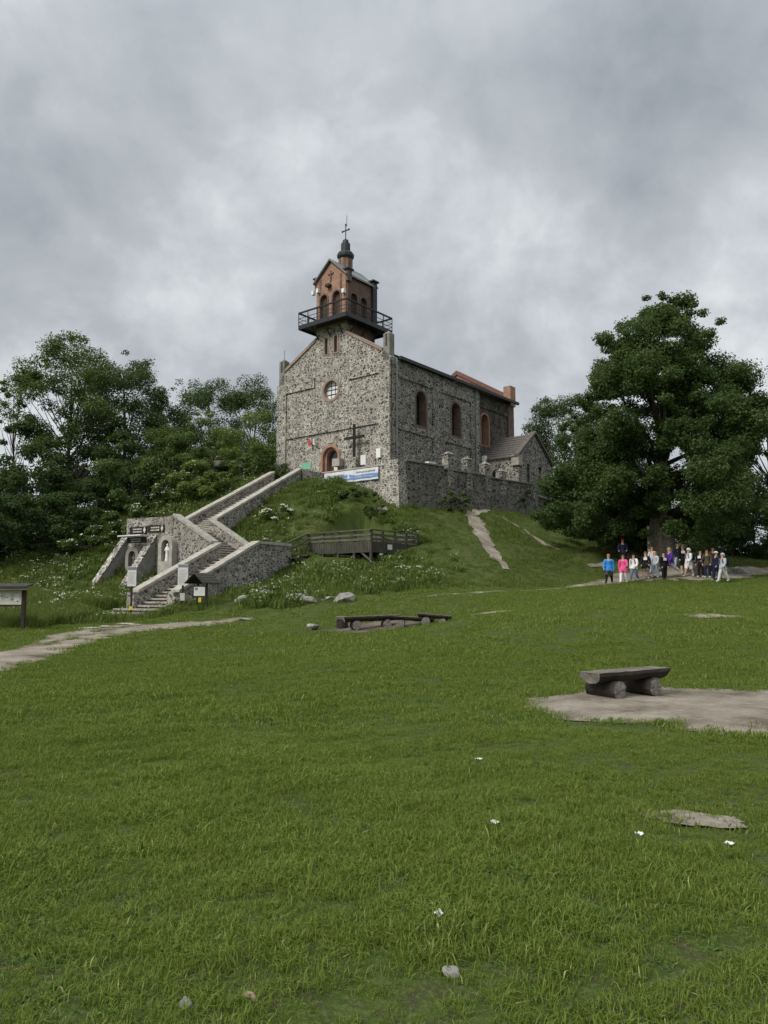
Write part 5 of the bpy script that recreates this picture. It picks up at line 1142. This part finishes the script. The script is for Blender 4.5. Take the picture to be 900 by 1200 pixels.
person('person in navy jacket and white cap', 840.5, 681, 1.62, PI * .6, .18, (.1, -.1), (.5, .2), 'navy', legs='navy', hair='brown', hat='white')
person('child in grey hood and striped top with a dark backpack', 848, 683, 1.60, PI * .6, .3, (.2, -.2), (.5, .3), 'striped', hood='palegrey', legs='offwhite', pack='navy')

# ------------------------------------------------------------------ trees and shrubs
LM = dict(maple=leafmat('maple_leaves', (.029, .055, .018), (.092, .140, .039), .35, big=.45), dark=leafmat('dark_leaves', (.026, .048, .017), (.074, .116, .034)), deep=leafmat('deep_green_leaves', (.030, .055, .019), (.088, .134, .042)), mid=leafmat('mid_green_leaves', (.044, .074, .022), (.125, .175, .048)),
          light=leafmat('fresh_green_leaves', (.066, .104, .026), (.185, .235, .060)), yellow=leafmat('yellow_green_leaves', (.06, .085, .022), (.15, .18, .05)))
BLOSSOM = plain('cream_blossom', (.50, .50, .39), .8, .15, 20, bump=0)
def leaf_mesh(name, cen, nor, L, W, rng, bend=.12):
    n = len(cen); r = rng.normal(size=(n, 3)); nor = nor / np.linalg.norm(nor, axis=1)[:, None]
    t = r - (r * nor).sum(1)[:, None] * nor; t /= np.linalg.norm(t, axis=1)[:, None]; b = np.cross(nor, t)
    L = L[:, None]; W = W[:, None]; up = nor * L * bend
    vs_ = np.stack([cen - t * L * .5 - up, cen + b * W * .5 + t * L * .06, cen + t * L * .5 - up, cen - b * W * .5 + t * L * .06], 1).reshape(-1, 3)
    return np_mesh(name, vs_, np.arange(4 * n).reshape(-1, 4))
def tree(name, label, cat, base, height, R, profile, nleaf, lsize, lm, seed, trunk=.25, ncl=60, low=.15, flowers=0, group=None, sq=.72, clr=(.17, .31), limbs=26, bark='darkbark', lean=(0, 0), ecc=(1, 1), tm=None, wisps=.25, inner=.30):
    """trunk and limbs carry clumps of leaves that fill an uneven envelope; profile: (height fraction, radius fraction)"""
    rng = np.random.default_rng(seed); base = np.array(base, float); t = thing(name, label, cat, base, group); ts = np.array([p[0] for p in profile]); rs_ = np.array([p[1] for p in profile])
    cl = []; RC = (R * R * height * .55 * (1 - low)) ** (1 / 3)
    tries = 0
    while len(cl) < ncl and tries < ncl * 40:
        tries += 1; f = rng.uniform(low, 1.0); rad = np.interp(f, ts, rs_)
        if rng.random() > rad + .12: continue
        a = rng.uniform(0, 2 * math.pi); d = rad * math.sqrt(rng.uniform(inner, 1.0)); ws = rng.random() < wisps
        lump = 1 + .22 * math.sin(3 * a + seed + 5 * f) + .12 * math.sin(5 * a + 2 * seed - 9 * f)
        cr = RC * rng.uniform(*clr) * (.5 if ws else 1) * (.62 + .38 * min(1, rad * 1.5)); d = d * lump * (1.06 if ws else 1)
        c = base + np.array([math.cos(a) * d * R * ecc[0] + lean[0] * f * height, math.sin(a) * d * R * ecc[1] + lean[1] * f * height, f * height - cr * .3]); cl.append((c, cr, ws))
    wts = np.array([c[1] ** 2 for c in cl]); wts /= wts.sum(); cen, nor, sz = [], [], []
    for (c, cr, ws), w_ in zip(cl, wts):
        n = max(8, int(nleaf * w_)); d = rng.normal(size=(n, 3)); d /= np.linalg.norm(d, axis=1)[:, None]
        rad = cr * rng.uniform(.12, 1.0, n) ** .42 * (1 + .3 * np.sin(d[:, 0] * 5 + seed) * np.sin(d[:, 1] * 6) * np.cos(d[:, 2] * 5)); p = c + d * rad[:, None] * np.array([1, 1, sq]); p += rng.normal(size=(n, 3)) * cr * .07
        cen.append(p); nor.append(d * .55 + np.array([0, 0, .55]) + rng.normal(size=(n, 3)) * .5); sz.append(rng.uniform(.65, 1.25, n) * lsize)
    cen, nor, sz = np.concatenate(cen), np.concatenate(nor), np.concatenate(sz)
    keep = cen[:, 2] > base[2] + .05 * height * (low < .2) + low * .55 * height * (low >= .2); cen, nor, sz = cen[keep], nor[keep], sz[keep]
    link('crown', leaf_mesh('crown', cen, nor, sz, sz * .72, rng), LM[lm], t)
    # trunk with a root flare and limbs reaching the clumps
    mb = MB(); top = .82 * height; n = 9; pts, rr_ = [], []
    for i in range(n):
        f = i / (n - 1); pts.append(base + np.array([lean[0] * f * top + .02 * height * math.sin(3 * f + seed) * f, lean[1] * f * top + .02 * height * math.cos(2.3 * f + seed) * f, f * top - .25 * (i == 0)])); rr_.append(trunk * ((1 - f) ** .8 * .94 + .06) * (1.45 if i == 0 else 1))
    if tm is None: mb.tube(pts, rr_, 10).build('trunk', MT[bark], t, True)
    else: tm(t, pts, rr_)
    order = sorted(range(len(cl)), key=lambda i: -cl[i][1])[:limbs]
    mb = MB()
    for i in order:
        c = cl[i][0]; f = np.clip((c[2] - base[2]) / height * .62, .12, .78); j = f * height / top * (n - 1); j0 = int(min(j, n - 2)); p0 = pts[j0] + (pts[j0 + 1] - pts[j0]) * (j - j0); r0 = rr_[j0] * .42
        m_ = (p0 + c) / 2 + np.array([0, 0, -.05 * height * rng.random()]) + rng.normal(size=3) * .03 * R; mb.tube([p0, (p0 + m_) / 2, m_, (m_ + c) / 2, c], [r0, r0 * .8, r0 * .6, r0 * .42, r0 * .2], 5)
    if order: mb.build('limbs', MT[bark], t, True)['kind'] = 'stuff'
    if flowers:
        out = cen - (base + np.array([0, 0, height * .5])); ok = np.where((nor[:, 2] > .55) & ((out[:, 1] < 0) | (out[:, 2] > 0)))[0]; pick = rng.choice(ok, min(flowers, len(ok)), replace=False); fc_, fn_ = [], []
        for i in pick:
            k = 9; d = rng.normal(size=(k, 3)) * np.array([.085, .085, .02]); fc_.append(cen[i] + np.array([0, -.06, .1]) + d); fn_.append(rng.normal(size=(k, 3)) * .3 + np.array([0, -.35, 1]))
        fc_, fn_ = np.concatenate(fc_), np.concatenate(fn_); fs = rng.uniform(.07, .13, len(fc_)); o = link('blossom', leaf_mesh('blossom', fc_, fn_, fs, fs, rng), BLOSSOM, t); o['kind'] = 'stuff'
    return t
ROUND = [(0, .5), (.12, .8), (.35, 1), (.6, .97), (.8, .8), (.93, .55), (1, .3)]
TALL = [(.18, .2), (.32, .65), (.5, .92), (.68, 1), (.84, .85), (.94, .62), (1, .36)]
OPEN = [(.3, .15), (.45, .6), (.62, 1), (.8, .9), (.92, .55), (1, .15)]
def at_tree(u, vtop, Y, wpx):
    """base on the ground, height to vtop and radius from a width in pixels"""
    x = (u - 450) / 900 * Y * 1.0; zb = hz(x, Y); zt = P(u, vtop, Y)[2]; return (x, Y, zb - .1), (zt - zb) * 1.04, wpx / 900 * Y / 2
def T(label, u, vtop, Y, wpx, prof, nleaf, ls, lm, seed, name='leafy_tree', cat='tree', **k):
    b, hh, r = at_tree(u, vtop, Y, wpx); return tree(name, label, cat, b, hh, r, prof, nleaf, ls, lm, seed, **k)
# the big maple on the right with its fluted old trunk
def old_trunk(t, pts, rr_):
    vs_, fs_ = [], []; n = 40; m = 14; p0 = pts[0]
    for i in range(m):
        f = i / (m - 1); z = p0[2] - .3 + f * 6.0; r = .82 * (1 - .38 * f) + .55 * math.exp(-z_rel(f) * 2.4)
        for j in range(n):
            a = 2 * math.pi * j / n; fl = 1 + (.16 * math.sin(5 * a + .8 * f) + .09 * math.sin(9 * a + 1.5 - f) + .05 * math.sin(17 * a)) * (1 - .35 * f); vs_.append((p0[0] + r * fl * math.cos(a), p0[1] + r * fl * math.sin(a), z))
    for i in range(m - 1):
        for j in range(n): a = i * n + j; b = i * n + (j + 1) % n; fs_.append((a, b, b + n, a + n))
    me = bpy.data.meshes.new('trunk'); me.from_pydata(vs_, [], fs_); link('trunk', me, MT['bark'], t, True)
    mb = MB(); mb.tube(pts[2:], [r * .9 for r in rr_[2:]], 10); mb.build('upper_trunk', MT['bark'], t, True)
def z_rel(f): return f * 6.0
BIGP = [(.06, .2), (.11, .6), (.16, .88), (.24, .97), (.36, 1.0), (.52, 1.0), (.62, .92), (.70, .78), (.76, .66), (.82, .64), (.88, .52), (.94, .36), (1, .16)]
c = G(786, 662, 30); zt = P(770, 346, c[1])[2]
tree('maple_tree', 'huge dark maple towering over the walkers on the right', 'tree', (c[0], c[1] + 1.2, c[2] - .05), zt - c[2] + .5, 6.6, BIGP, 310000, .155, 'maple', 11, trunk=.6, ncl=430, low=.085, clr=(.075, .19), sq=.7, limbs=40, tm=old_trunk, wisps=.5, inner=.03, lean=(.03, 0))
T('medium tree behind the church annex', 662, 468, 80, 92, TALL, 42000, .18, 'deep', 12, ncl=120, low=.05, clr=(.16, .28), wisps=.3)
T('leafy tree behind the huge maple at the right edge', 905, 470, 62, 120, ROUND, 20000, .24, 'deep', 13, ncl=50, low=.05)
T('smaller tree behind the huge maple on its left', 700, 545, 66, 90, ROUND, 15000, .22, 'deep', 15, ncl=40, low=.04)
for k, (u, vt, Y, w_, lb) in enumerate(((690, 585, 60, 95, 'dark shrub left of the huge maple trunk'), (735, 600, 63, 80, 'dark shrub just behind the trail post'), (838, 590, 60, 90, 'dark shrub right of the huge maple trunk'), (885, 580, 57, 95, 'dark shrub at the right edge behind the boulder'), (790, 585, 66, 110, 'dark shrub directly behind the huge maple trunk'))):
    T(lb, u, vt, Y, w_, ROUND, 17000, .18, 'dark', 20 + k, 'dark_shrub', 'shrub', group='shrubs behind the maple', ncl=60, low=.02, trunk=.1, limbs=10)
# wooded slope on the left
T('tall open-crowned tree left of the church, farthest left but one', 72, 398, 66, 118, OPEN, 37400, .18, 'mid', 31, trunk=.24, ncl=126, low=.28, limbs=34, wisps=.5, clr=(.16, .28), group='trees on the left slope')
T('tall dense tree with the darkest crown on the left', 140, 410, 70, 95, TALL, 34000, .18, 'deep', 32, trunk=.26, ncl=100, low=.25, limbs=28, wisps=.4, group='trees on the left slope')
T('thin sparse tree at the left edge', 12, 428, 64, 62, OPEN, 4200, .2, 'deep', 33, trunk=.12, ncl=34, low=.25, limbs=34, wisps=.7, clr=(.12, .22), group='trees on the left slope')
T('slender dark tree left of the church between two taller ones', 203, 446, 74, 84, TALL, 18700, .18, 'deep', 34, trunk=.18, ncl=71, low=.2, limbs=24, wisps=.22, group='trees on the left slope')
T('leafy tree second from the church on the left', 243, 448, 78, 84, TALL, 18700, .18, 'deep', 35, trunk=.18, ncl=71, low=.15, limbs=24, wisps=.22, group='trees on the left slope')
T('leafy tree directly left of the church wall', 294, 448, 80, 92, TALL, 25500, .18, 'deep', 36, trunk=.2, ncl=84, low=.1, limbs=24, wisps=.22, group='trees on the left slope')
T('dark broad tree at the far left below the sparse one', 20, 520, 56, 115, ROUND, 21000, .2, 'dark', 37, trunk=.2, ncl=54, low=.04, group='trees on the left slope')
T('dark broad tree under the tall open-crowned one', 85, 500, 62, 110, ROUND, 20000, .2, 'dark', 38, trunk=.2, ncl=50, low=.04, group='trees on the left slope')
T('dark round tree behind the white elder blossom', 145, 512, 64, 95, ROUND, 16000, .2, 'dark', 39, trunk=.18, ncl=44, low=.04, group='trees on the left slope')
T('dark low tree at the far left edge beside the notice board', -12, 560, 50, 110, ROUND, 18000, .18, 'dark', 40, trunk=.18, ncl=44, low=.03, group='trees on the left slope')
T('dark shrub between the flowering elders and the dark trees', 112, 560, 57, 80, ROUND, 13000, .17, 'dark', 42, trunk=.12, ncl=40, low=.02, group='trees on the left slope')
T('dark shrub filling the gap under the tall open-crowned tree', 96, 556, 67, 95, ROUND, 14000, .18, 'dark', 43, trunk=.12, ncl=44, low=.02, group='trees on the left slope')
T('dark shrubby tree above the notice board', 58, 575, 53, 90, ROUND, 15000, .18, 'dark', 41, trunk=.15, ncl=40, low=.03, group='trees on the left slope')
S = dict(name='bush', cat='bush', group='bushes on the left slope', trunk=.08, low=.02, limbs=10)
T('mid green bush below the slender dark tree', 178, 496, 66, 92, ROUND, 16000, .16, 'mid', 50, ncl=36, **S)
T('bright green bush below the tree second from the church', 235, 486, 69, 92, ROUND, 17000, .16, 'light', 51, ncl=36, **S)
T('fresh green bush beside the church wall', 292, 484, 72, 90, ROUND, 17000, .16, 'light', 52, ncl=36, **S)
T('low round bush right of the hut', 300, 523, 65, 58, ROUND, 8000, .15, 'light', 53, ncl=26, **S)
T('dark green bush left of the flowering elder', 153, 530, 58, 92, ROUND, 17000, .16, 'mid', 54, ncl=36, **S)
T('green bush between the hut and the staircase', 258, 556, 61.5, 52, ROUND, 8000, .15, 'mid', 55, ncl=22, **S)
T('bushy green mound above the flowering elder', 208, 512, 63, 84, ROUND, 14000, .16, 'mid', 60, ncl=30, **S)
T('light green bush directly behind the upper staircase wall', 238, 549, 57.5, 66, ROUND, 11000, .15, 'light', 61, ncl=34, **S)
T('mid green bush between the hut and the church corner', 300, 520, 62.5, 60, ROUND, 11000, .15, 'mid', 62, ncl=34, **S)
T('leafy bush left of the hut roof', 240, 520, 66.5, 50, ROUND, 9000, .15, 'mid', 63, ncl=28, **S)
S2 = dict(S, name='elder_bush', group='flowering elders')
T('elder bush full of cream blossom above the staircase', 218, 541, 58, 72, ROUND, 12000, .15, 'light', 56, ncl=34, flowers=90, **S2)
T('elder bush with white blossom behind the black boards', 152, 590, 52.5, 66, ROUND, 11000, .15, 'mid', 57, ncl=30, flowers=45, **S2)
T('low elder bush left of the buttresses', 108, 615, 51, 64, ROUND, 10000, .15, 'mid', 58, ncl=28, flowers=30, **S2)
S3 = dict(S, group='small shrubs on the church hill')
T('dark thorny shrub under the banner', 418, 571, 52.6, 50, ROUND, 4200, .13, 'deep', 70, ncl=22, **S3)
T('yellow-green shrub below the terrace corner', 441, 583, 50.5, 28, ROUND, 2600, .12, 'yellow', 71, ncl=14, **S3)
T('yellow-green sapling at the banner\'s left end', 378, 570, 53.5, 12, ROUND, 700, .12, 'yellow', 72, ncl=8, **S3)
T('white-blossomed bramble beside the upper staircase', 325, 590, 50, 42, ROUND, 4000, .12, 'light', 73, ncl=18, flowers=45, **S3)
T('green bush growing on the terrace footing', 532, 575, 55.6, 36, ROUND, 3600, .13, 'mid', 74, ncl=18, **S3)
T('dark bush hanging over the wall below the annex', 612, 565, 62.5, 26, ROUND, 2600, .13, 'deep', 75, ncl=14, **S3)
T('dark bush in front of the annex gable', 632, 573, 65.8, 28, ROUND, 2600, .13, 'dark', 76, ncl=14, **S3)
T('leafy bush at the right end of the terrace wall', 664, 562, 68, 34, ROUND, 5000, .16, 'deep', 77, ncl=20, **S3)
T('tangled dark bramble under the deck corner', 452, 652, 44.8, 34, ROUND, 2600, .11, 'deep', 78, ncl=14, **S3)
T('green clump at the foot of the stairs beside the path', 180, 717, 36.2, 25, ROUND, 2200, .09, 'light', 79, ncl=12, **S3)

# ------------------------------------------------------------------ grass and weeds
GM = dict(lawn=grassmat('lawn_grass', (.048, .084, .011), (.255, .325, .055), (.38, .38, .15), .05), hill=grassmat('long_hill_grass', (.060, .098, .015), (.185, .235, .044), (.24, .23, .12), .08),
          clover=grassmat('clover_leaves', (.040, .085, .016), (.120, .200, .045), (.10, .17, .04), .1), weed=grassmat('leafy_weeds', (.055, .092, .016), (.172, .230, .048), (.16, .19, .06), .1))
def tuft_mesh(name, n, hlo, hhi, wid, rad, mat, seed, droop=.5, flowers=0, fl_h=1.0):
    rng = np.random.default_rng(seed); a = rng.uniform(0, 2 * math.pi, n); r = rad * np.sqrt(rng.uniform(0, 1, n)); b = np.stack([r * np.cos(a), r * np.sin(a), np.full(n, -.015)], 1)
    hh = rng.uniform(hlo, hhi, n); d = rng.uniform(0, 2 * math.pi, n); out = np.stack([np.cos(d), np.sin(d), np.zeros(n)], 1); ben = rng.uniform(.15, 1.0, n) * droop
    sd_ = np.stack([-np.sin(d + rng.normal(size=n) * .6), np.cos(d), np.zeros(n)], 1); w_ = wid * rng.uniform(.6, 1.3, n); up = np.array([0, 0, 1.0])
    m_ = b + up * (hh * .6)[:, None] + out * (hh * ben * .28)[:, None]; tp = b + up * (hh * (1 - .28 * ben))[:, None] + out * (hh * ben * .95)[:, None]
    v = np.stack([b - sd_ * w_[:, None] / 2, b + sd_ * w_[:, None] / 2, m_ + sd_ * w_[:, None] * .42, m_ - sd_ * w_[:, None] * .42, tp], 1).reshape(-1, 3)
    k = np.arange(n)[:, None] * 5; fs_ = [tuple(x) for x in (k + np.array([[0, 1, 2, 3]])).tolist()] + [tuple(x) for x in (k + np.array([[3, 2, 4]])).tolist()]; vs_ = v.tolist(); nm = len(fs_); 
    if flowers:
        for _ in range(flowers):
            aa = rng.uniform(0, 2 * math.pi); rr_ = rad * math.sqrt(rng.uniform(0, 1)); c = np.array([rr_ * math.cos(aa), rr_ * math.sin(aa), fl_h * rng.uniform(.75, 1.05)])
            for _ in range(7):
                p = c + rng.normal(size=3) * np.array([.045, .045, .015]); q = rng.uniform(.018, .032); nn = rng.normal(size=3) * .3 + np.array([0, 0, 1]); nn /= np.linalg.norm(nn); t1 = np.cross(nn, [1, .2, 0]); t1 /= np.linalg.norm(t1); t2 = np.cross(nn, t1)
                i0 = len(vs_); vs_ += [list(p + t1 * q), list(p + t2 * q), list(p - t1 * q), list(p - t2 * q)]; fs_.append((i0, i0 + 1, i0 + 2, i0 + 3))
            i0 = len(vs_); vs_ += [[c[0] - .006, c[1], 0], [c[0] + .006, c[1], 0], [c[0], c[1], c[2]]]; fs_.insert(nm, (i0, i0 + 1, i0 + 2)); nm += 1
    me = bpy.data.meshes.new(name); me.from_pydata(vs_, [], fs_); me.materials.append(mat); me.materials.append(BLOSSOM)
    if flowers: me.polygons.foreach_set('material_index', [0 if i < nm else 1 for i in range(len(me.polygons))])
    return me
def tuft_set(name, specs):
    c = bpy.data.collections.new(name)
    for i, sp in enumerate(specs):
        o = bpy.data.objects.new('%s_%02d' % (name, i), tuft_mesh('%s_%02d' % (name, i), **sp)); c.objects.link(o)
    return c
def scatter(name, label, cat, pts, rot, scl, idx, coll):
    me = bpy.data.meshes.new(name); me.vertices.add(len(pts)); me.vertices.foreach_set('co', np.ascontiguousarray(pts, np.float32).ravel())
    at = me.attributes.new('rot', 'FLOAT_VECTOR', 'POINT'); at.data.foreach_set('vector', np.ascontiguousarray(rot, np.float32).ravel())
    at = me.attributes.new('scl', 'FLOAT', 'POINT'); at.data.foreach_set('value', np.ascontiguousarray(scl, np.float32)); at = me.attributes.new('idx', 'INT', 'POINT'); at.data.foreach_set('value', np.ascontiguousarray(idx, np.int32))
    o = bpy.data.objects.new(name, me); COL.objects.link(o); tag(o, label, cat, kind='stuff')
    ng = bpy.data.node_groups.new(name, 'GeometryNodeTree'); ng.interface.new_socket('Geometry', in_out='INPUT', socket_type='NodeSocketGeometry'); ng.interface.new_socket('Geometry', in_out='OUTPUT', socket_type='NodeSocketGeometry')
    N, L = ng.nodes.new, ng.links.new; gi, go_ = N('NodeGroupInput'), N('NodeGroupOutput'); ip = N('GeometryNodeInstanceOnPoints'); ci = N('GeometryNodeCollectionInfo'); ci.inputs['Collection'].default_value = coll; ci.inputs['Separate Children'].default_value = True; ci.inputs['Reset Children'].default_value = True
    def na(n, ty):
        x = N('GeometryNodeInputNamedAttribute'); x.data_type = ty; x.inputs['Name'].default_value = n; return x.outputs['Attribute']
    L(gi.outputs[0], ip.inputs['Points']); L(ci.outputs[0], ip.inputs['Instance']); ip.inputs['Pick Instance'].default_value = True; L(na('idx', 'INT'), ip.inputs['Instance Index']); L(na('rot', 'FLOAT_VECTOR'), ip.inputs['Rotation']); L(na('scl', 'FLOAT'), ip.inputs['Scale']); L(ip.outputs[0], go_.inputs[0])
    md = o.modifiers.new('scatter', 'NODES'); md.node_group = ng; return o
def vnoise(x, y, seed):
    r = np.random.default_rng(seed); o = np.zeros_like(x)
    for k in range(7): a, f, p = r.uniform(0, 6.28), r.uniform(.5, 2.2), r.uniform(0, 6.28); o += np.sin((x * math.cos(a) + y * math.sin(a)) * f + p)
    return o / 7 ** .5
_bare = np.concatenate(BARE)
def free(x, y, jit):
    ok = np.ones(len(x), bool)
    for k in range(0, len(x), 8000):
        d = np.hypot(x[k:k + 8000, None] - _bare[None, :, 0], y[k:k + 8000, None] - _bare[None, :, 1]) - _bare[None, :, 2]; ok[k:k + 8000] = d.min(1) > jit[k:k + 8000]
    return ok
FOOT = [[S_L0 - f1 * 2.6 - rr * 1.3, S_R0 - f1 * 2.6 + rr * .2, S_R0 + rr * .2, S_L0 - rr * 1.3], [S_L0 - rr * .3 - f1 * 1.7, S_R0 + rr * .3 - f1 * 1.7, S_RC + rr * .3 + f1 * .3, S_L1 + f1 * 3.3 + f2 * .2, S_Q + f1 * 0 - f2 * .3, S_E3 + rr * .3, S_G3, S_F3, RW1 + f2 * .3, S_L1 - f1 * .35], TERR_POLY, [DK - DA * .45 - DB * .45, DK + DA * 5.0 - DB * .45, DK + DA * 5.0 + DB * 4.8, DK - DA * .45 + DB * 4.8]]
def cand(n, y0, y1, rng, margin=3.0):
    y = np.sqrt(rng.uniform(y0 * y0, y1 * y1, n)); x = rng.uniform(-1, 1, n) * (.52 * y + margin); ok = np.ones(n, bool)
    for p in FOOT: ok &= ~in_poly(x, y, p)
    return x[ok], y[ok]
def place(name, label, cat, x, y, s, coll, ncoll, rng, tilt=.12):
    z = h(x, y); n = len(x); rot = np.stack([rng.normal(size=n) * tilt, rng.normal(size=n) * tilt, rng.uniform(0, 6.28, n)], 1); return scatter(name, label, cat, np.stack([x, y, z], 1), rot, s, rng.integers(0, ncoll, n), coll)
rg_ = np.random.default_rng(5)
# foot of the hill: a line in plan from which the unmown slope begins
HX = [-60, -14, -9, -4, 0, 4, 8, 12, 16, 22, 60]; HY = [30, 33, 35.5, 34.5, 36.5, 39.5, 40.5, 41.5, 43, 46.5, 47]
def slope_d(x, y): return y - np.interp(x, HX, HY)
L1 = tuft_set('near_tuft', [dict(n=80, hlo=.022, hhi=.070, wid=.0042, rad=.085, mat=GM['lawn'], seed=100 + i, droop=1.25) for i in range(8)])
L2 = tuft_set('mid_tuft', [dict(n=70, hlo=.025, hhi=.075, wid=.0075, rad=.15, mat=GM['lawn'], seed=120 + i, droop=1.2) for i in range(6)])
L3 = tuft_set('far_tuft', [dict(n=56, hlo=.03, hhi=.09, wid=.014, rad=.27, mat=GM['lawn'], seed=140 + i, droop=.8) for i in range(6)])
for nm, lb, y0, y1, n, cl_, nc in (('lawn_grass', 'short tufted green grass of the near meadow', 2.2, 9.5, 22000, L1, 8), ('lawn_grass', 'short green grass of the middle meadow', 9.5, 20, 20000, L2, 6), ('lawn_grass', 'short green grass of the far meadow', 20, 47, 24000, L3, 6)):
    x, y = cand(n, y0, y1, rg_); ok = free(x, y, rg_.normal(size=len(x)) * .07 * (1 if y0 < 15 else 2)) & (slope_d(x, y) < rg_.normal(size=len(x)) * .5); x, y = x[ok], y[ok]
    nz = vnoise(x, y, 3); nz2 = .75 * vnoise(x * 2.7, y * 2.7, 8) + .75 * vnoise(x * 7.5, y * 7.5, 28); thin = rg_.random(len(x)) < np.clip(1.12 + .42 * nz2 - .8 * np.exp(-((x - .75) / .3) ** 2 - ((y - 3.1) / .16) ** 2) - .5 * np.exp(-((x - .2) / .35) ** 2 - ((y - 4.3) / .2) ** 2), .12, 1); x, y, nz, nz2 = x[thin], y[thin], nz[thin], nz2[thin]
    place(nm, lb, 'grass', x, y, np.clip((.90 + .18 * nz + .20 * nz2 + rg_.normal(size=len(x)) * .18) * np.where(rg_.random(len(x)) < .06, 1.5, 1), .4, 2.1), cl_, nc, rg_)
# broad-leaved rosettes and clover between the blades
C1 = tuft_set('clover_patch', [dict(n=26, hlo=.015, hhi=.04, wid=.017, rad=.07, mat=GM['clover'], seed=150 + i, droop=1.6) for i in range(4)])
x, y = cand(9000, 2.2, 16, rg_); nz = vnoise(x * 1.6, y * 1.6, 23); ok = free(x, y, np.full(len(x), .1)) & (nz > .75); x, y = x[ok], y[ok]
place('clover', 'low clover and broad-leaved weeds in the near meadow', 'clover', x, y, rg_.uniform(.7, 1.5, len(x)), C1, 4, rg_, .1)
# ragged tufts along the edges of the bare ground
ex = []
for e_ in EDGE:
    e_ = np.asarray(e_); ln = np.hypot(*np.diff(e_, axis=0).T).sum(); dist = e_[:, 1].mean()
    if dist > 47: continue
    k = int(ln * (9 if ln < 2.5 else 26 if dist < 14 else 12)); i_ = rg_.integers(0, len(e_) - 1, k); f_ = rg_.random(k)[:, None]; ex.append(e_[i_] * (1 - f_) + e_[i_ + 1] * f_ + rg_.normal(size=(k, 2)) * (.07 if dist < 14 else .12))
ex = np.concatenate(ex); nr = vnoise(ex[:, 0] * 3, ex[:, 1] * 3, 41) > -.7; ex = ex[nr]
place('lawn_grass', 'ragged grass tufts along the edges of the bare ground', 'grass', ex[:, 0], ex[:, 1], np.clip(rg_.normal(size=len(ex)) * .25 + .95, .4, 1.6), L2, 6, rg_, .2)
# unmown slope
H1 = tuft_set('slope_tuft', [dict(n=34, hlo=.10, hhi=.34, wid=.017, rad=.27, mat=GM['hill'], seed=160 + i, droop=.8) for i in range(6)])
x, y = cand(42000, 30, 72, rg_, 6); ok = free(x, y, rg_.normal(size=len(x)) * .12 + .05) & (slope_d(x, y) > rg_.normal(size=len(x)) * .5); x, y = x[ok], y[ok]; nz = vnoise(x * .8, y * .8, 13)
tall = np.where((x < -9.5) & (y < 46), 1.5, 1.0); right = np.where(x > 4, .72, 1.0)
place('slope_grass', 'long unmown grass on the church hill', 'grass', x, y, np.clip(.85 + .3 * nz + rg_.normal(size=len(x)) * .2, .35, 1.8) * tall * right, H1, 6, rg_, .18)
# weeds with white umbels on the left and middle of the slope
W1 = tuft_set('weed_clump', [dict(n=40, hlo=.15, hhi=.5, wid=.05, rad=.3, mat=GM['weed'], seed=180 + i, droop=1.0, flowers=(0, 0, 2, 0, 0, 3)[i], fl_h=.5) for i in range(6)])
x, y = cand(17000, 33, 60, rg_, 6); d_ = slope_d(x, y); nz = vnoise(x * .7, y * .7, 17); ok = free(x, y, np.full(len(x), .3)) & (d_ > .3) & (x < 4.5 + .8 * nz) & (nz + rg_.normal(size=len(x)) * .5 > -.1 + .9 * np.clip((x - 0) / 4, 0, 1)); ok &= ~((y > 50) & (x > -3)); x, y = x[ok], y[ok]
place('wild_flowers', 'leafy weeds with small white flowers on the hill slope', 'weeds', x, y, np.clip(rg_.normal(size=len(x)) * .28 + .95, .4, 1.8), W1, 6, rg_, .15)
# tall grass bank left of the stairs, by the notice board
B1 = tuft_set('tall_grass', [dict(n=46, hlo=.35, hhi=.85, wid=.014, rad=.3, mat=GM['hill'], seed=200 + i, droop=.7) for i in range(5)])
x = rg_.uniform(-20, -13.4, 2600); y = rg_.uniform(28, 40, 2600); ok = free(x, y, np.full(len(x), .25)) & (slope_d(x, y) > -3.2 + rg_.normal(size=len(x)) * .4) & ~in_poly(x, y, FOOT[0]) & ~in_poly(x, y, FOOT[1]); x, y = x[ok], y[ok]
place('tall_grass', 'tall soft grass bank left of the staircase', 'grass', x, y, np.clip(rg_.normal(size=len(x)) * .2 + .8, .4, 1.3), B1, 5, rg_, .12)
